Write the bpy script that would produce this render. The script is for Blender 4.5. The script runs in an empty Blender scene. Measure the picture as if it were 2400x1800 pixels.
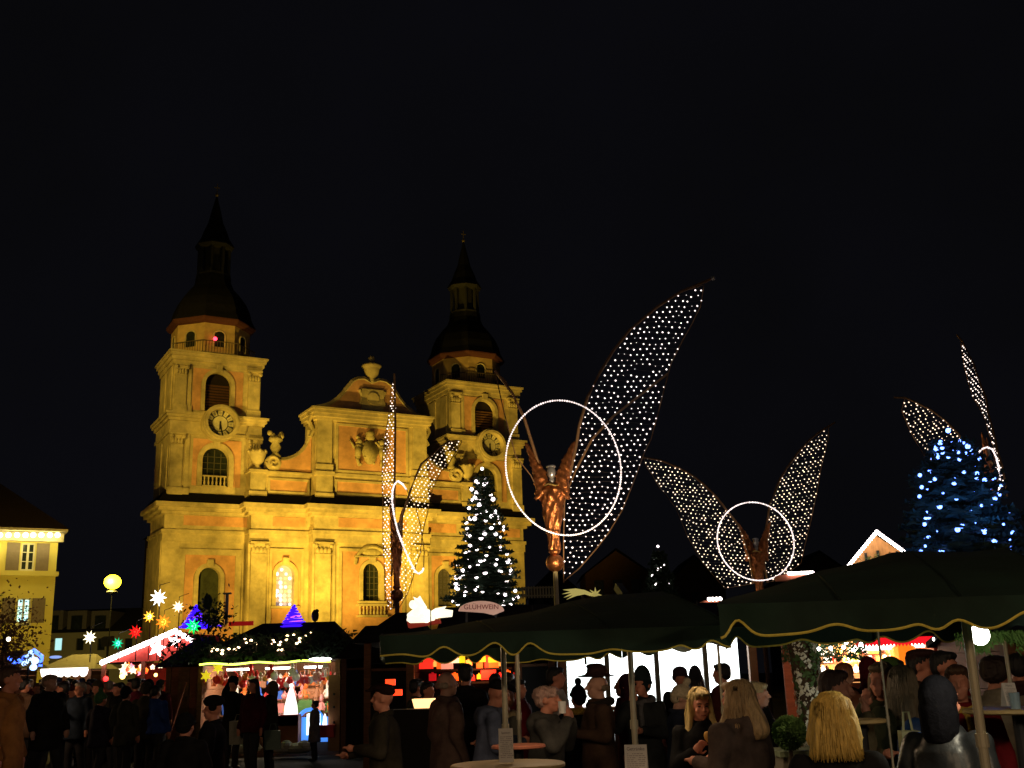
import bpy, math, random
from mathutils import Vector, Matrix, noise
random.seed(7)
S = bpy.context.scene
COL = S.collection
pi = math.pi; R = math.radians
# ------------------------------------------------------------------ camera
FPX = 2552.0; PITCH = R(15.0); ROLL = R(1.8); CAMP = Vector((0, 0, 1.7))
_rt = Vector((1, 0, 0)); _up = Vector((0, -math.sin(PITCH), math.cos(PITCH))); _fw = Vector((0, math.cos(PITCH), math.sin(PITCH)))
CX = _rt*math.cos(ROLL) - _up*math.sin(ROLL); CY = _rt*math.sin(ROLL) + _up*math.cos(ROLL)
cam = bpy.data.cameras.new('camera'); cam.lens = FPX/2400*36; cam.sensor_width = 36; cam.clip_end = 900; cam.clip_start = 0.05
co = bpy.data.objects.new('camera', cam); COL.objects.link(co); S.camera = co
M = Matrix((CX, CY, -_fw)).transposed().to_4x4(); M.translation = CAMP; co.matrix_world = M
# ------------------------------------------------------------------ night sky
W = bpy.data.worlds.new('World'); S.world = W; W.use_nodes = True
wn = W.node_tree.nodes; wl = W.node_tree.links; wn.clear()
wo = wn.new('ShaderNodeOutputWorld'); bg = wn.new('ShaderNodeBackground'); tc = wn.new('ShaderNodeTexCoord')
nz = wn.new('ShaderNodeTexNoise'); nz.inputs['Scale'].default_value = 3.0; nz.inputs['Detail'].default_value = 5
cr = wn.new('ShaderNodeValToRGB'); cr.color_ramp.elements[0].position = .3; cr.color_ramp.elements[1].position = .75
cr.color_ramp.elements[0].color = (.0021, .0021, .0026, 1); cr.color_ramp.elements[1].color = (.0030, .0030, .0044, 1)
wl.new(tc.outputs['Generated'], nz.inputs['Vector']); wl.new(nz.outputs['Fac'], cr.inputs[0])
wl.new(cr.outputs[0], bg.inputs['Color']); wl.new(bg.outputs[0], wo.inputs[0]); bg.inputs['Strength'].default_value = 1.0
S.view_settings.view_transform = 'Standard'; S.view_settings.look = 'None'; S.view_settings.exposure = 0; S.view_settings.gamma = 1
S.cycles.use_denoising = True
S.cycles.max_bounces = 5; S.cycles.diffuse_bounces = 3; S.cycles.sample_clamp_indirect = 4; S.cycles.caustics_reflective = False; S.cycles.caustics_refractive = False
FLOOD = (1.0, .63, .075)
CHURCH_YAW = R(29.3)
CH0 = Vector((-23.7823716, 71.34840169, 0))
CD = Vector((math.cos(CHURCH_YAW), math.sin(CHURCH_YAW), 0)); CN = Vector((math.sin(CHURCH_YAW), -math.cos(CHURCH_YAW), 0))
def chw(u, w, z): return CH0 + CD*u + CN*w + Vector((0, 0, z))
def lamp(kind, name, loc, power, col, size=.1, target=None, spot=None, blend=.6, parent=None):
    l = bpy.data.lights.new(name, kind); l.energy = power; l.color = col
    if kind in ('POINT', 'SPOT'): l.shadow_soft_size = size
    if kind == 'SPOT': l.spot_size = R(spot); l.spot_blend = blend
    if kind == 'AREA': l.size = size
    o = bpy.data.objects.new(name, l); COL.objects.link(o); o.location = loc
    if target is not None: o.rotation_euler = (Vector(target)-Vector(loc)).to_track_quat('-Z', 'Y').to_euler()
    return o
# the sodium floods of the church: (position u,w,z)(aim u,w,z) power cone
FLOODS = [((-19, 11, 6.5), (3, 0, 19), 84000, 50), ((-5, 17, 4), (7, 1, 10), 13500, 60), ((6.6, 10, 3.2), (14, 1, 16), 11500, 85),
          ((13, 15, 3.0), (24, 0, 16), 13500, 62), ((-27, 34, 14), (4, -1, 23), 40000, 20)]
for i, (a, b, pw, sp) in enumerate(FLOODS):
    lamp('SPOT', 'church_floodlight_beam', chw(*a), pw, FLOOD, .25, chw(*b), sp, .8)
# ------------------------------------------------------------------ helpers
def ray(px, py): return CX*((px-1200)/FPX) + CY*((900-py)/FPX) + _fw
def at(px, py, Y):
    d = ray(px, py); return CAMP + d*(Y/d.y)
def gx(px, Y):          # ground point seen at this column at depth Y (near the horizon)
    p = at(px, 1600, Y); return Vector((p.x, Y, 0))
_m = {}
def mat(name, col, rough=.8, metal=0, var=.18, scale=6, bump=0, emit=None, st=0, spec=.3, vscale=(1, 1, 1), coat=0):
    if name in _m: return _m[name]
    m = bpy.data.materials.new(name); m.use_nodes = True; n = m.node_tree.nodes; l = m.node_tree.links
    b = n['Principled BSDF']; b.inputs['Roughness'].default_value = rough; b.inputs['Metallic'].default_value = metal
    b.inputs['Specular IOR Level'].default_value = spec; b.inputs['Base Color'].default_value = (*col, 1); b.inputs['Coat Weight'].default_value = coat
    if var > 0 or bump > 0:
        t = n.new('ShaderNodeTexCoord'); mp = n.new('ShaderNodeMapping'); mp.inputs['Scale'].default_value = vscale
        z = n.new('ShaderNodeTexNoise'); z.inputs['Scale'].default_value = scale; z.inputs['Detail'].default_value = 6; z.inputs['Roughness'].default_value = .65
        l.new(t.outputs['Object'], mp.inputs[0]); l.new(mp.outputs[0], z.inputs['Vector'])
        r = n.new('ShaderNodeValToRGB'); r.color_ramp.elements[0].position = .3; r.color_ramp.elements[1].position = .72
        r.color_ramp.elements[0].color = (*[c*(1-var) for c in col], 1); r.color_ramp.elements[1].color = (*[min(1, c*(1+var)) for c in col], 1)
        l.new(z.outputs['Fac'], r.inputs[0]); l.new(r.outputs[0], b.inputs['Base Color'])
        if bump > 0:
            u = n.new('ShaderNodeBump'); u.inputs['Strength'].default_value = bump; u.inputs['Distance'].default_value = .02
            l.new(z.outputs['Fac'], u.inputs['Height']); l.new(u.outputs[0], b.inputs['Normal'])
    if emit: b.inputs['Emission Color'].default_value = (*emit, 1); b.inputs['Emission Strength'].default_value = st
    _m[name] = m; return m
def glow(name, col, st): return mat(name, tuple(min(.8, c) for c in col), .5, var=0, emit=col, st=st)
class MB:
    def __init__(s): s.v = []; s.f = []
    def add(s, v, f):
        k = len(s.v); s.v += [tuple(x) for x in v]; s.f += [tuple(k+i for i in q) for q in f]; return s
    def box(s, x0, x1, y0, y1, z0, z1):
        v = [(x0, y0, z0), (x1, y0, z0), (x1, y1, z0), (x0, y1, z0), (x0, y0, z1), (x1, y0, z1), (x1, y1, z1), (x0, y1, z1)]
        return s.add(v, [(0, 3, 2, 1), (4, 5, 6, 7), (0, 1, 5, 4), (1, 2, 6, 5), (2, 3, 7, 6), (3, 0, 4, 7)])
    def beam(s, a, b, w, h=None, up=(0, 0, 1)):
        a = Vector(a); b = Vector(b); d = (b-a).normalized(); u = Vector(up)
        if abs(d.dot(u)) > .98: u = Vector((0, 1, 0))
        x = d.cross(u).normalized()*(w/2); z = x.normalized().cross(d)*((h or w)/2)
        v = [a-x-z, a+x-z, a+x+z, a-x+z, b-x-z, b+x-z, b+x+z, b-x+z]
        return s.add(v, [(0, 1, 2, 3), (4, 7, 6, 5), (0, 4, 5, 1), (1, 5, 6, 2), (2, 6, 7, 3), (3, 7, 4, 0)])
    def tube(s, pts, r, n=6, closed=False, r1=None):
        pts = [Vector(p) for p in pts]; k = len(pts); vs = []; fs = []
        for i, p in enumerate(pts):
            a = pts[i-1] if (i or closed) else p; b = pts[(i+1) % k] if (i < k-1 or closed) else p
            d = (b-a).normalized(); u = Vector((0, 0, 1)) if abs(d.z) < .9 else Vector((0, 1, 0))
            x = d.cross(u).normalized(); z = x.cross(d)
            rr = r[i] if isinstance(r, (list, tuple)) else (r if r1 is None else r+(r1-r)*i/(k-1))
            vs += [p + x*(rr*math.cos(2*pi*j/n)) + z*(rr*math.sin(2*pi*j/n)) for j in range(n)]
        m = k if closed else k-1
        for i in range(m):
            for j in range(n):
                fs.append((i*n+j, i*n+(j+1) % n, ((i+1) % k)*n+(j+1) % n, ((i+1) % k)*n+j))
        if not closed: fs += [tuple(range(n))[::-1], tuple(range((k-1)*n, k*n))]
        return s.add(vs, fs)
    def lathe(s, prof, c=(0, 0, 0), n=16, a0=0):
        vs = []; fs = []; k = len(prof)
        for r, z in prof:
            vs += [(c[0]+r*math.cos(a0+2*pi*j/n), c[1]+r*math.sin(a0+2*pi*j/n), c[2]+z) for j in range(n)]
        for i in range(k-1):
            for j in range(n): fs.append((i*n+j, i*n+(j+1) % n, (i+1)*n+(j+1) % n, (i+1)*n+j))
        fs += [tuple(range(n))[::-1], tuple(range((k-1)*n, k*n))]
        return s.add(vs, fs)
    def ell(s, c, r, n=12, m=8, rot=None):
        vs = []; fs = []
        if not isinstance(r, (tuple, list)): r = (r, r, r)
        for i in range(1, m):
            t = pi*i/m
            for j in range(n):
                a = 2*pi*j/n; vs.append(Vector((r[0]*math.sin(t)*math.cos(a), r[1]*math.sin(t)*math.sin(a), -r[2]*math.cos(t))))
        vs += [Vector((0, 0, -r[2])), Vector((0, 0, r[2]))]; b = len(vs)-2
        for i in range(m-2):
            for j in range(n): fs.append((i*n+j, i*n+(j+1) % n, (i+1)*n+(j+1) % n, (i+1)*n+j))
        for j in range(n): fs.append((b, (j+1) % n, j)); fs.append((b+1, (m-2)*n+j, (m-2)*n+(j+1) % n))
        if rot: vs = [rot @ v for v in vs]
        return s.add([v+Vector(c) for v in vs], fs)
    def cap(s, a, ra, b, rb, n=10):      # tapered limb
        a = Vector(a); b = Vector(b); s.tube([a, b], ra, n, r1=rb); s.ell(a, ra, n, 6); s.ell(b, rb, n, 6); return s
    def prism(s, pts, y0, y1):           # outline in x,z extruded along y
        k = len(pts); v = [(x, y0, z) for x, z in pts]+[(x, y1, z) for x, z in pts]
        return s.add(v, [tuple(range(k)), tuple(range(2*k-1, k-1, -1))]+[(i, k+i, k+(i+1) % k, (i+1) % k) for i in range(k)])
    def cyl(s, c, r, y0, y1, n=20):      # disc facing -y
        return s.prism([(c[0]+r*math.cos(2*pi*j/n), c[1]+r*math.sin(2*pi*j/n)) for j in range(n)], y0, y1)
    def build(s, name, m, parent=None, smooth=False, **k):
        me = bpy.data.meshes.new(name); me.from_pydata(s.v, [], s.f); me.update()
        if smooth:
            for p in me.polygons: p.use_smooth = True
        me.materials.append(m); o = bpy.data.objects.new(name, me); COL.objects.link(o)
        if parent is not None: o.parent = parent
        for a, b in k.items(): o[a] = b
        return o
def tag(o, label, cat, group=None):
    o['label'] = label; o['category'] = cat
    if group: o['group'] = group
    return o
def thing(name, label, cat, loc=(0, 0, 0), rz=0, group=None):
    o = bpy.data.objects.new(name, None); COL.objects.link(o); o.location = loc; o.rotation_euler = (0, 0, rz); o.empty_display_size = .2
    return tag(o, label, cat, group)
def dup(o, parent=None, loc=None, m=None):
    c = o.copy(); COL.objects.link(c)
    if parent is not None: c.parent = parent
    if loc is not None: c.location = loc
    if m: c.material_slots[0].link = 'OBJECT'; c.material_slots[0].material = m
    return c
def copy_tree(o, parent=None):
    c = o.copy(); COL.objects.link(c)
    if parent is not None: c.parent = parent
    for ch in list(o.children): copy_tree(ch, c)
    return c
def lab(o, t): o['label'] = t; return o
# ------------------------------------------------------------------ materials
cream = mat('cream_plaster', (.56, .47, .28), .9, var=.4, scale=.9, bump=.25)
orange = mat('apricot_plaster', (.66, .37, .22), .9, var=.34, scale=.8, bump=.2)
slate = mat('dark_slate', (.010, .010, .013), .9, var=.4, scale=5, bump=.5, spec=.1)
darkglass = mat('dark_window_glass', (.02, .025, .02), .25, var=.5, scale=3)
lead = mat('window_lead', (.09, .085, .06), .6)
louv = mat('brown_louvre_wood', (.10, .045, .02), .8)
blackm = mat('black_metal', (.02, .02, .022), .5)
wood = mat('brown_wood', (.16, .07, .03), .75, var=.35, scale=5, bump=.3, vscale=(1, 1, 6))
wood2 = mat('reddish_wood', (.20, .06, .03), .75, var=.3, scale=4, bump=.3, vscale=(1, 1, 6))
darkroof = mat('dark_roof', (.016, .014, .013), .9, var=.5, scale=8, bump=.6, spec=.1)
steel = mat('painted_pole_metal', (.42, .38, .28), .45, metal=.3, var=.1)
gold = mat('gold_braid', (.70, .58, .10), .6, var=.2, scale=40)
green = mat('green_canvas', (.010, .028, .019), .85, var=.5, scale=1.3, bump=.9)
bulbw = glow('warm_white_bulb', (1, .80, .70), 14)
bulbp = glow('white_bulb', (1, .83, .80), 2.1)
stone = mat('statue_stone', (.42, .36, .2), .9, var=.3, scale=6)
# ------------------------------------------------------------------ ground
g = MB(); n = 24
g.add([(-300, -60, 0), (300, -60, 0), (300, 400, 0), (-300, 400, 0)], [(0, 1, 2, 3)])
gm = bpy.data.materials.new('cobbled_square'); gm.use_nodes = True; nn = gm.node_tree.nodes; ll = gm.node_tree.links
b = nn['Principled BSDF']; t = nn.new('ShaderNodeTexCoord'); v = nn.new('ShaderNodeTexVoronoi'); v.inputs['Scale'].default_value = 8
v.feature = 'DISTANCE_TO_EDGE'; v2 = nn.new('ShaderNodeTexNoise'); v2.inputs['Scale'].default_value = .5; v2.inputs['Detail'].default_value = 8
r1 = nn.new('ShaderNodeValToRGB'); r1.color_ramp.elements[0].color = (.025, .022, .018, 1); r1.color_ramp.elements[1].color = (.09, .08, .06, 1)
ll.new(t.outputs['Object'], v.inputs['Vector']); ll.new(t.outputs['Object'], v2.inputs['Vector']); ll.new(v2.outputs['Fac'], r1.inputs[0]); ll.new(r1.outputs[0], b.inputs['Base Color'])
bu = nn.new('ShaderNodeBump'); bu.inputs['Strength'].default_value = .5; bu.inputs['Distance'].default_value = .03
mr = nn.new('ShaderNodeMath'); mr.operation = 'MINIMUM'; mr.inputs[1].default_value = .12
ll.new(v.outputs['Distance'], mr.inputs[0]); ll.new(mr.outputs[0], bu.inputs['Height']); ll.new(bu.outputs[0], b.inputs['Normal']); b.inputs['Roughness'].default_value = .9; b.inputs['Specular IOR Level'].default_value = .12
g.build('ground', gm, kind='structure')
# ------------------------------------------------------------------ church
ch = thing('church', 'large floodlit baroque church with two clock towers and dark spires behind the market', 'church', CH0, CHURCH_YAW)
def arch_pts(cx, hw, zt, n=12):
    zs = zt-hw; return [(cx-hw*math.cos(pi*i/n), zs+hw*math.sin(pi*i/n)) for i in range(n+1)]
def arch_wall(mb, x0, x1, z0, z1, y, cx, hw, zb, zt, dep=.45):
    A = arch_pts(cx, hw, zt); q = lambda *p: mb.add([(a, y, c) for a, c in p], [tuple(range(len(p)))])
    if zb > z0: q((x0, z0), (x1, z0), (x1, zb), (x0, zb))
    q((x0, zb), (cx-hw, zb), A[0], (x0, A[0][1])); q((cx+hw, zb), (x1, zb), (x1, A[0][1]), A[-1])
    q((x0, A[0][1]), A[0], (A[0][0], z1), (x0, z1)); q(A[-1], (x1, A[0][1]), (x1, z1), (A[-1][0], z1))
    for i in range(len(A)-1): q(A[i], A[i+1], (A[i+1][0], z1), (A[i][0], z1))
    P = [(cx-hw, zb)]+A+[(cx+hw, zb)]
    for i in range(len(P)):
        a, c = P[i], P[(i+1) % len(P)]; mb.add([(a[0], y, a[1]), (c[0], y, c[1]), (c[0], y+dep, c[1]), (a[0], y+dep, a[1])], [(0, 1, 2, 3)])
def arch_band(mb, cx, hw, zb, zt, wd, y0, y1):
    I = [(cx-hw, zb)]+arch_pts(cx, hw, zt)+[(cx+hw, zb)]; O = [(cx-hw-wd, zb)]+arch_pts(cx, hw+wd, zt+wd)+[(cx+hw+wd, zb)]
    for i in range(len(I)-1):
        a, c, d, e = I[i], I[i+1], O[i+1], O[i]
        mb.add([(p[0], y, p[1]) for y in (y0, y1) for p in (a, c, d, e)], [(0, 1, 2, 3), (7, 6, 5, 4), (0, 4, 5, 1), (1, 5, 6, 2), (2, 6, 7, 3), (3, 7, 4, 0)])
def window(cx, hw, zb, zt, y, wd=.3, pane=darkglass, bars=True, sill=True):
    m = MB(); arch_band(m, cx, hw, zb, zt, wd, y-.14, y+.02)
    m.box(cx-.22, cx+.22, y-.26, y+.02, zt+.02, zt+wd+.22)
    w_ = m.build('window', cream, ch)
    p = MB(); A = [(cx-hw, zb)]+arch_pts(cx, hw, zt)+[(cx+hw, zb)]; p.add([(a, y+.38, c) for a, c in A], [tuple(range(len(A)))]); p.build('pane', pane, w_)
    if bars:
        b_ = MB()
        for k in (-.5, 0, .5): b_.box(cx+k*hw-.025, cx+k*hw+.025, y+.31, y+.36, zb, zt-.12*hw-(.3*hw if k else 0))
        z = zb+.4
        while z < zt-hw*.6: b_.box(cx-hw*.97, cx+hw*.97, y+.32, y+.35, z, z+.04); z += .42
        b_.build('glazing_bars', lead, w_)
    if sill: MB().box(cx-hw-wd-.1, cx+hw+wd+.1, y-.3, y+.02, zb-.16, zb).build('sill', cream, w_)
    return w_
def stack(name, x0, x1, y0, y1, levels, m=cream, e=0):
    mb = MB()
    for z0, z1, p in levels: mb.box(x0-p, x1+p, y0-p, y1+p*.5, z0+e, z1+e)
    return mb.build(name, m, ch)
def pil(x0, x1, y, z0, z1, p=.2, capz=None):
    mb = MB(); mb.box(x0, x1, y-p, y+.01, z0+.5, z1); mb.box(x0-.08, x1+.08, y-p-.08, y+.01, z0, z0+.5)
    o = mb.build('pilaster', cream, ch)
    if capz is not None:
        k = MB(); w = x1-x0; k.box(x0-.12, x1+.12, y-p-.2, y, z1-.12, z1+.001)
        for j in range(4):
            k.ell((x0+w*(j+.5)/4, y-p-.06, z1-.55), (w*.13, .1, .2), 8, 6)
        for j in (0, 1): k.ell((x0+(w if j else 0), y-p-.12, z1-.26), (.15, .12, .15), 8, 6)
        k.box(x0-.04, x1+.04, y-p-.05, y, z1-.85, z1-.78)
        k.build('capital', cream, ch)
    return o
def panel(x0, x1, y, z0, z1):       # apricot field inside a cream frame (frame proud)
    MB().box(x0, x1, y-.035, y+.01, z0, z1).build('plaster_field', orange, ch)
    mb = MB(); w = .16
    mb.box(x0-w, x0, y-.10, y+.01, z0-w, z1+w); mb.box(x1, x1+w, y-.10, y+.01, z0-w, z1+w)
    mb.box(x0, x1, y-.10, y+.01, z1, z1+w); mb.box(x0, x1, y-.10, y+.01, z0-w, z0)
    mb.build('panel_moulding', cream, ch)
def frieze(x0, x1, y): MB().box(x0, x1, y-.03, y+.02, 12.05, 12.7).build('frieze', orange, ch)
ENT = [(10.95, 11.5, .10), (11.5, 11.75, .18), (12.75, 12.95, .25), (12.95, 13.2, .5), (13.2, 13.5, .72)]
def entab(x0, x1, yf, yb, e):
    mb = MB(); mb.box(x0, x1, yf-.06, yb, 11.75+e, 12.75+e)
    for z0, z1, p in ENT: mb.box(x0-p, x1+p, yf-p, yb, z0+e, z1+e)
    mb.build('cornice', cream, ch)
    s_ = MB(); p = .6
    s_.add([(x0-p, yf-p, 13.505+e), (x1+p, yf-p, 13.505+e), (x1+p, yb, 13.505+e), (x0-p, yb, 13.505+e),
            (x0-.1, yf-.1, 14.2+e), (x1+.1, yf-.1, 14.2+e), (x1+.1, yb, 14.2+e), (x0-.1, yb, 14.2+e)], [(0, 1, 5, 4), (1, 2, 6, 5), (3, 0, 4, 7), (4, 5, 6, 7)])
    s_.build('cornice_slates', slate, ch)
def clock(cx):
    y = -.35; z = 19.05
    c = MB(); n = 28
    # hood: thick drum ring
    for r0, r1, ya, yb in ((.96, 1.14, y-.72, y+.34), (1.14, 1.26, y-.6, y+.3)):
        for j in range(n):
            a, b_ = 2*pi*j/n, 2*pi*(j+1)/n
            P = lambda r, t, yy: (cx+r*math.cos(t), yy, z+r*math.sin(t))
            c.add([P(r0, a, ya), P(r0, b_, ya), P(r1, b_, ya), P(r1, a, ya), P(r0, a, yb), P(r0, b_, yb), P(r1, b_, yb), P(r1, a, yb)],
                  [(0, 1, 2, 3), (7, 6, 5, 4), (0, 4, 5, 1), (1, 5, 6, 2), (2, 6, 7, 3), (3, 7, 4, 0)])
    o = c.build('clock', cream, ch)
    MB().cyl((cx, z), .97, y-.1, y+.3, 28).build('clock_plate', mat('clock_dark', (.06, .06, .08), .6), o)
    pl = mat('clock_cream', (.62, .58, .42), .6)
    MB().cyl((cx, z), .52, y-.16, y-.101, 24).build('clock_face', pl, o)
    nb = MB()
    for j in range(12):
        a = 2*pi*j/12; x_, z_ = cx+.75*math.cos(a), z+.75*math.sin(a)
        u = Vector((math.cos(a), 0, math.sin(a))); w = Vector((-math.sin(a), 0, math.cos(a))); c0 = Vector((x_, 0, z_))
        q = [c0-u*.17-w*.12, c0-u*.17+w*.12, c0+u*.17+w*.15, c0+u*.17-w*.15]
        nb.add([(p.x, yy, p.z) for yy in (y-.15, y-.1) for p in q], [(0, 1, 2, 3), (4, 5, 6, 7), (0, 4, 5, 1), (1, 5, 6, 2), (2, 6, 7, 3), (3, 7, 4, 0)])
    nb.build('numeral_plates', pl, o)
    romans = ['XII', 'I', 'II', 'III', 'IIII', 'V', 'VI', 'VII', 'VIII', 'IX', 'X', 'XI']
    for j, t_ in enumerate(romans):
        nm = MB(); a = pi/2-2*pi*j/12; u = Vector((math.cos(a), 0, math.sin(a))); w = Vector((math.sin(a), 0, -math.cos(a))); k = len(t_)
        for q, ch_ in enumerate(t_):
            off = (q-(k-1)/2)*.058; c0 = Vector((cx, y-.153, z))+u*.75+w*off
            if ch_ == 'I': nm.beam(c0-u*.1, c0+u*.1, .016, .01, (0, 1, 0))
            else:
                nm.beam(c0-u*.1-(w*.03 if ch_ == 'X' else w*0), c0+u*.1+w*.03, .014, .01, (0, 1, 0)); nm.beam(c0-u*.1+(w*.03 if ch_ == 'X' else w*0), c0+u*.1-w*.03, .014, .01, (0, 1, 0))
        nm.build('numeral', blackm, o)
    h = MB(); h.beam((cx-.02, y-.2, z+.12), (cx+.16, y-.2, z-.72), .06, .03, (0, 1, 0)); h.build('clock_hand', blackm, o)
    h = MB(); h.beam((cx, y-.23, z+.15), (cx-.02, y-.23, z-.44), .1, .03, (0, 1, 0)); h.build('clock_hand', blackm, o)
def tower(x0, k):
    x1 = x0+6.2; cx = x0+3.1; D_ = 6.2 if k else 4.6; e = .004*k; DC = 3.1 if k else 2.85
    # lower storey
    w = MB(); arch_wall(w, x0-.25, x1+.05, 0, 11, 0, cx-.1, .72, 5.6, 9.3)
    w.add([(x0-.25, 0, 0), (x0-.25, D_, 0), (x0-.25, D_, 11), (x0-.25, 0, 11)], [(0, 1, 2, 3)]); w.add([(x1+.05, 0, 0), (x1+.05, D_, 0), (x1+.05, D_, 11), (x1+.05, 0, 11)], [(3, 2, 1, 0)])
    w.build('wall', cream, ch)
    # apricot field with hole, slightly proud
    f_ = MB(); arch_wall(f_, cx-1.75, cx+1.6, 1, 10.1, -.04, cx-.1, .74+.3, 5.6, 9.6, .05); f_.build('plaster_field', orange, ch)
    mb = MB(); a, b_ = cx-1.95, cx+1.8; mb.box(a-.2, a+.2, -.14, .0, .8, 10.5); mb.box(b_-.2, b_+.2, -.14, .0, .8, 10.5); mb.box(a+.2, b_-.2, -.14, 0, 10.1, 10.5); mb.build('panel_moulding', cream, ch)
    window(cx-.1, .72, 5.6, 9.3, -.04, .28, mat('olive_leaded_glass', (.05, .06, .03), .5, var=.5, scale=2), bars=False)
    pil(x0-.2, x0+.95, 0, 0, 10.95, .16)
    entab(x0-.1, x1+.0, 0, D_, e); frieze(x0+1.15, x1-.3, -.06)
    # second storey
    w = MB(); arch_wall(w, x0, x1, 14, 19.1, 0, cx, .9, 14.75, 17.45)
    w.add([(x0, 0, 14), (x0, D_, 14), (x0, D_, 19.1), (x0, 0, 19.1)], [(0, 1, 2, 3)]); w.add([(x1, 0, 14), (x1, D_, 14), (x1, D_, 19.1), (x1, 0, 19.1)], [(3, 2, 1, 0)])
    w.build('wall', cream, ch)
    f_ = MB(); arch_wall(f_, cx-1.55, cx+1.75, 14.75, 18.0, -.04, cx, .9+.3, 14.75, 17.76, .05); f_.build('plaster_field', orange, ch)
    pil(x0+.05, x0+.85, 0, 14.05, 18.25, .2, 1); pil(x0+1.0, x0+1.3, 0, 14.05, 18.25, .1); pil(x1-.85, x1-.05, 0, 14.05, 18.25, .2, 1)
    pil(x0-.001, x0+.001, 0, 14.05, 14.6, .1)
    ww = window(cx, .9, 14.75, 17.45, -.04, .34, darkglass, True, False)
    bl = MB(); bl.box(cx-.82, cx+.82, -.05, .05, 15.42, 15.5); bl.box(cx-.82, cx+.82, -.05, .05, 14.75, 14.83)
    for j in range(6): bl.lathe([(.03, 0), (.075, .15), (.04, .35), (.06, .55), (.03, .59)], (cx-.68+j*.272, 0, 14.83), 8)
    bl.build('balustrade', cream, ww)
    for j in range(3 if k else 2): MB().box(x0-.07, x0-.001, .4+j*2, 1.6+j*2, 14.4, 18.0).build('side_pilaster', cream, ch)
    stack('cornice', x0, x1, 0, D_, [(18.25, 18.45, .12), (18.45, 19.15, .05), (19.15, 19.35, .2), (19.35, 19.55, .34), (19.55, 19.72, .44)], e=e)
    # third storey
    w = MB(); a, b_ = x0+.05, x1-.1; arch_wall(w, a, b_, 19.7, 23.2, .1, cx, .9, 20.0, 22.8)
    w.add([(a, .1, 19.7), (a, D_-.1, 19.7), (a, D_-.1, 23.2), (a, .1, 23.2)], [(0, 1, 2, 3)]); w.add([(b_, .1, 19.7), (b_, D_-.1, 19.7), (b_, D_-.1, 23.2), (b_, .1, 23.2)], [(3, 2, 1, 0)])
    w.build('wall', cream, ch)
    f_ = MB(); arch_wall(f_, cx-1.75, cx+1.75, 20.0, 23.0, .06, cx, .9+.28, 20.0, 22.99, .05); f_.build('plaster_field', orange, ch)
    pil(x0+.15, x0+.9, .1, 19.75, 23.15, .2, 1); pil(x0+1.0, x0+1.25, .1, 19.75, 23.15, .1); pil(x1-1.0, x1-.2, .1, 19.75, 23.15, .2, 1)
    ww = window(cx, .9, 20.0, 22.8, .06, .26, mat('belfry_dark', (.015, .01, .008), .9), False, False)
    for j in range(13):
        lv = MB(); lv.add([(cx-.88, .42, 20.05+j*.2), (cx+.88, .42, 20.05+j*.2), (cx+.88, .30, 20.16+j*.2), (cx-.88, .30, 20.16+j*.2)], [(0, 1, 2, 3)])
        if 20.16+j*.2 < 22.0: lv.build('louvre_slat', louv, ww)
    for j in range(3 if k else 2): MB().box(a-.07, a-.001, .5+j*2, 1.6+j*2, 20, 23).build('side_pilaster', cream, ch)
    stack('cornice', x0+.05, x1-.1, .1, D_-.1, [(23.15, 23.45, .08), (23.45, 23.75, .2), (23.75, 23.97, .32), (23.97, 24.1, .42)], e=e)
    clock(cx+.1)
    # octagon drum
    c = (cx, DC, 0); a0 = pi/8
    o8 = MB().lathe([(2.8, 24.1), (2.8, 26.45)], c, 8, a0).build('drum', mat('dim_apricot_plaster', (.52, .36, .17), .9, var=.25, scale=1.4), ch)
    st_ = MB(); st_.lathe([(2.88, 24.1), (2.88, 24.35), (2.8, 24.4)], c, 8, a0); st_.build('drum_base', cream, ch)
    for j in range(8):
        a = -pi/2+j*pi/4+0*a0; rr = 2.8*math.cos(pi/8)
        if j in (0, 1, 7, 2, 6):
            m = MB(); A = [(-.36, 24.75)]+arch_pts(0, .36, 25.95, 8)+[(.36, 24.75)]; k_ = len(A)
            I = Vector((math.cos(a), math.sin(a), 0)); T = Vector((-math.sin(a), math.cos(a), 0))
            m.add([Vector(c)+I*(rr+.02)+T*p[0]+Vector((0, 0, p[1])) for p in A], [tuple(range(k_))]); m.build('pane', darkglass, o8)
            q = MB(); pts = [Vector(c)+I*(rr+.03)+T*p[0]*1.12+Vector((0, 0, p[1])) for p in A]; q.tube(pts, .06, 5); q.build('window_surround', cream, o8)
        if j in (0, 1, 7):
            I = Vector((math.cos(a), math.sin(a), 0)); T = Vector((-math.sin(a), math.cos(a), 0)); rl = MB()
            q0 = Vector(c)+I*(rr+.35)
            for z in (24.2, 25.05): rl.beam(q0-T*1.25+Vector((0, 0, z)), q0+T*1.25+Vector((0, 0, z)), .05)
            for s_ in range(13): rl.beam(q0+T*(-1.2+s_*.2)+Vector((0, 0, 24.12)), q0+T*(-1.2+s_*.2)+Vector((0, 0, 25.05)), .025)
            rl.build('railing', mat('iron_railing', (.12, .09, .06), .6), o8)
    MB().lathe([(2.85, 26.45), (3.05, 26.55), (3.2, 26.75), (3.2, 26.85), (2.9, 26.9)], c, 8, a0).build('eaves', mat('red_brown_eaves', (.09, .03, .025), .8), ch)
    MB().lathe([(3.18, 26.86), (2.9, 27.4), (2.75, 28.0), (2.45, 28.7), (1.95, 29.4), (1.5, 29.9), (1.3, 30.4), (1.28, 30.8)], c, 8, a0).build('dome', slate, ch)
    ln = MB(); cc = mat('lantern_grey', (.035, .035, .03), .8)
    ln.lathe([(1.25, 30.8), (1.25, 31.0)], c, 8, a0)
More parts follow.
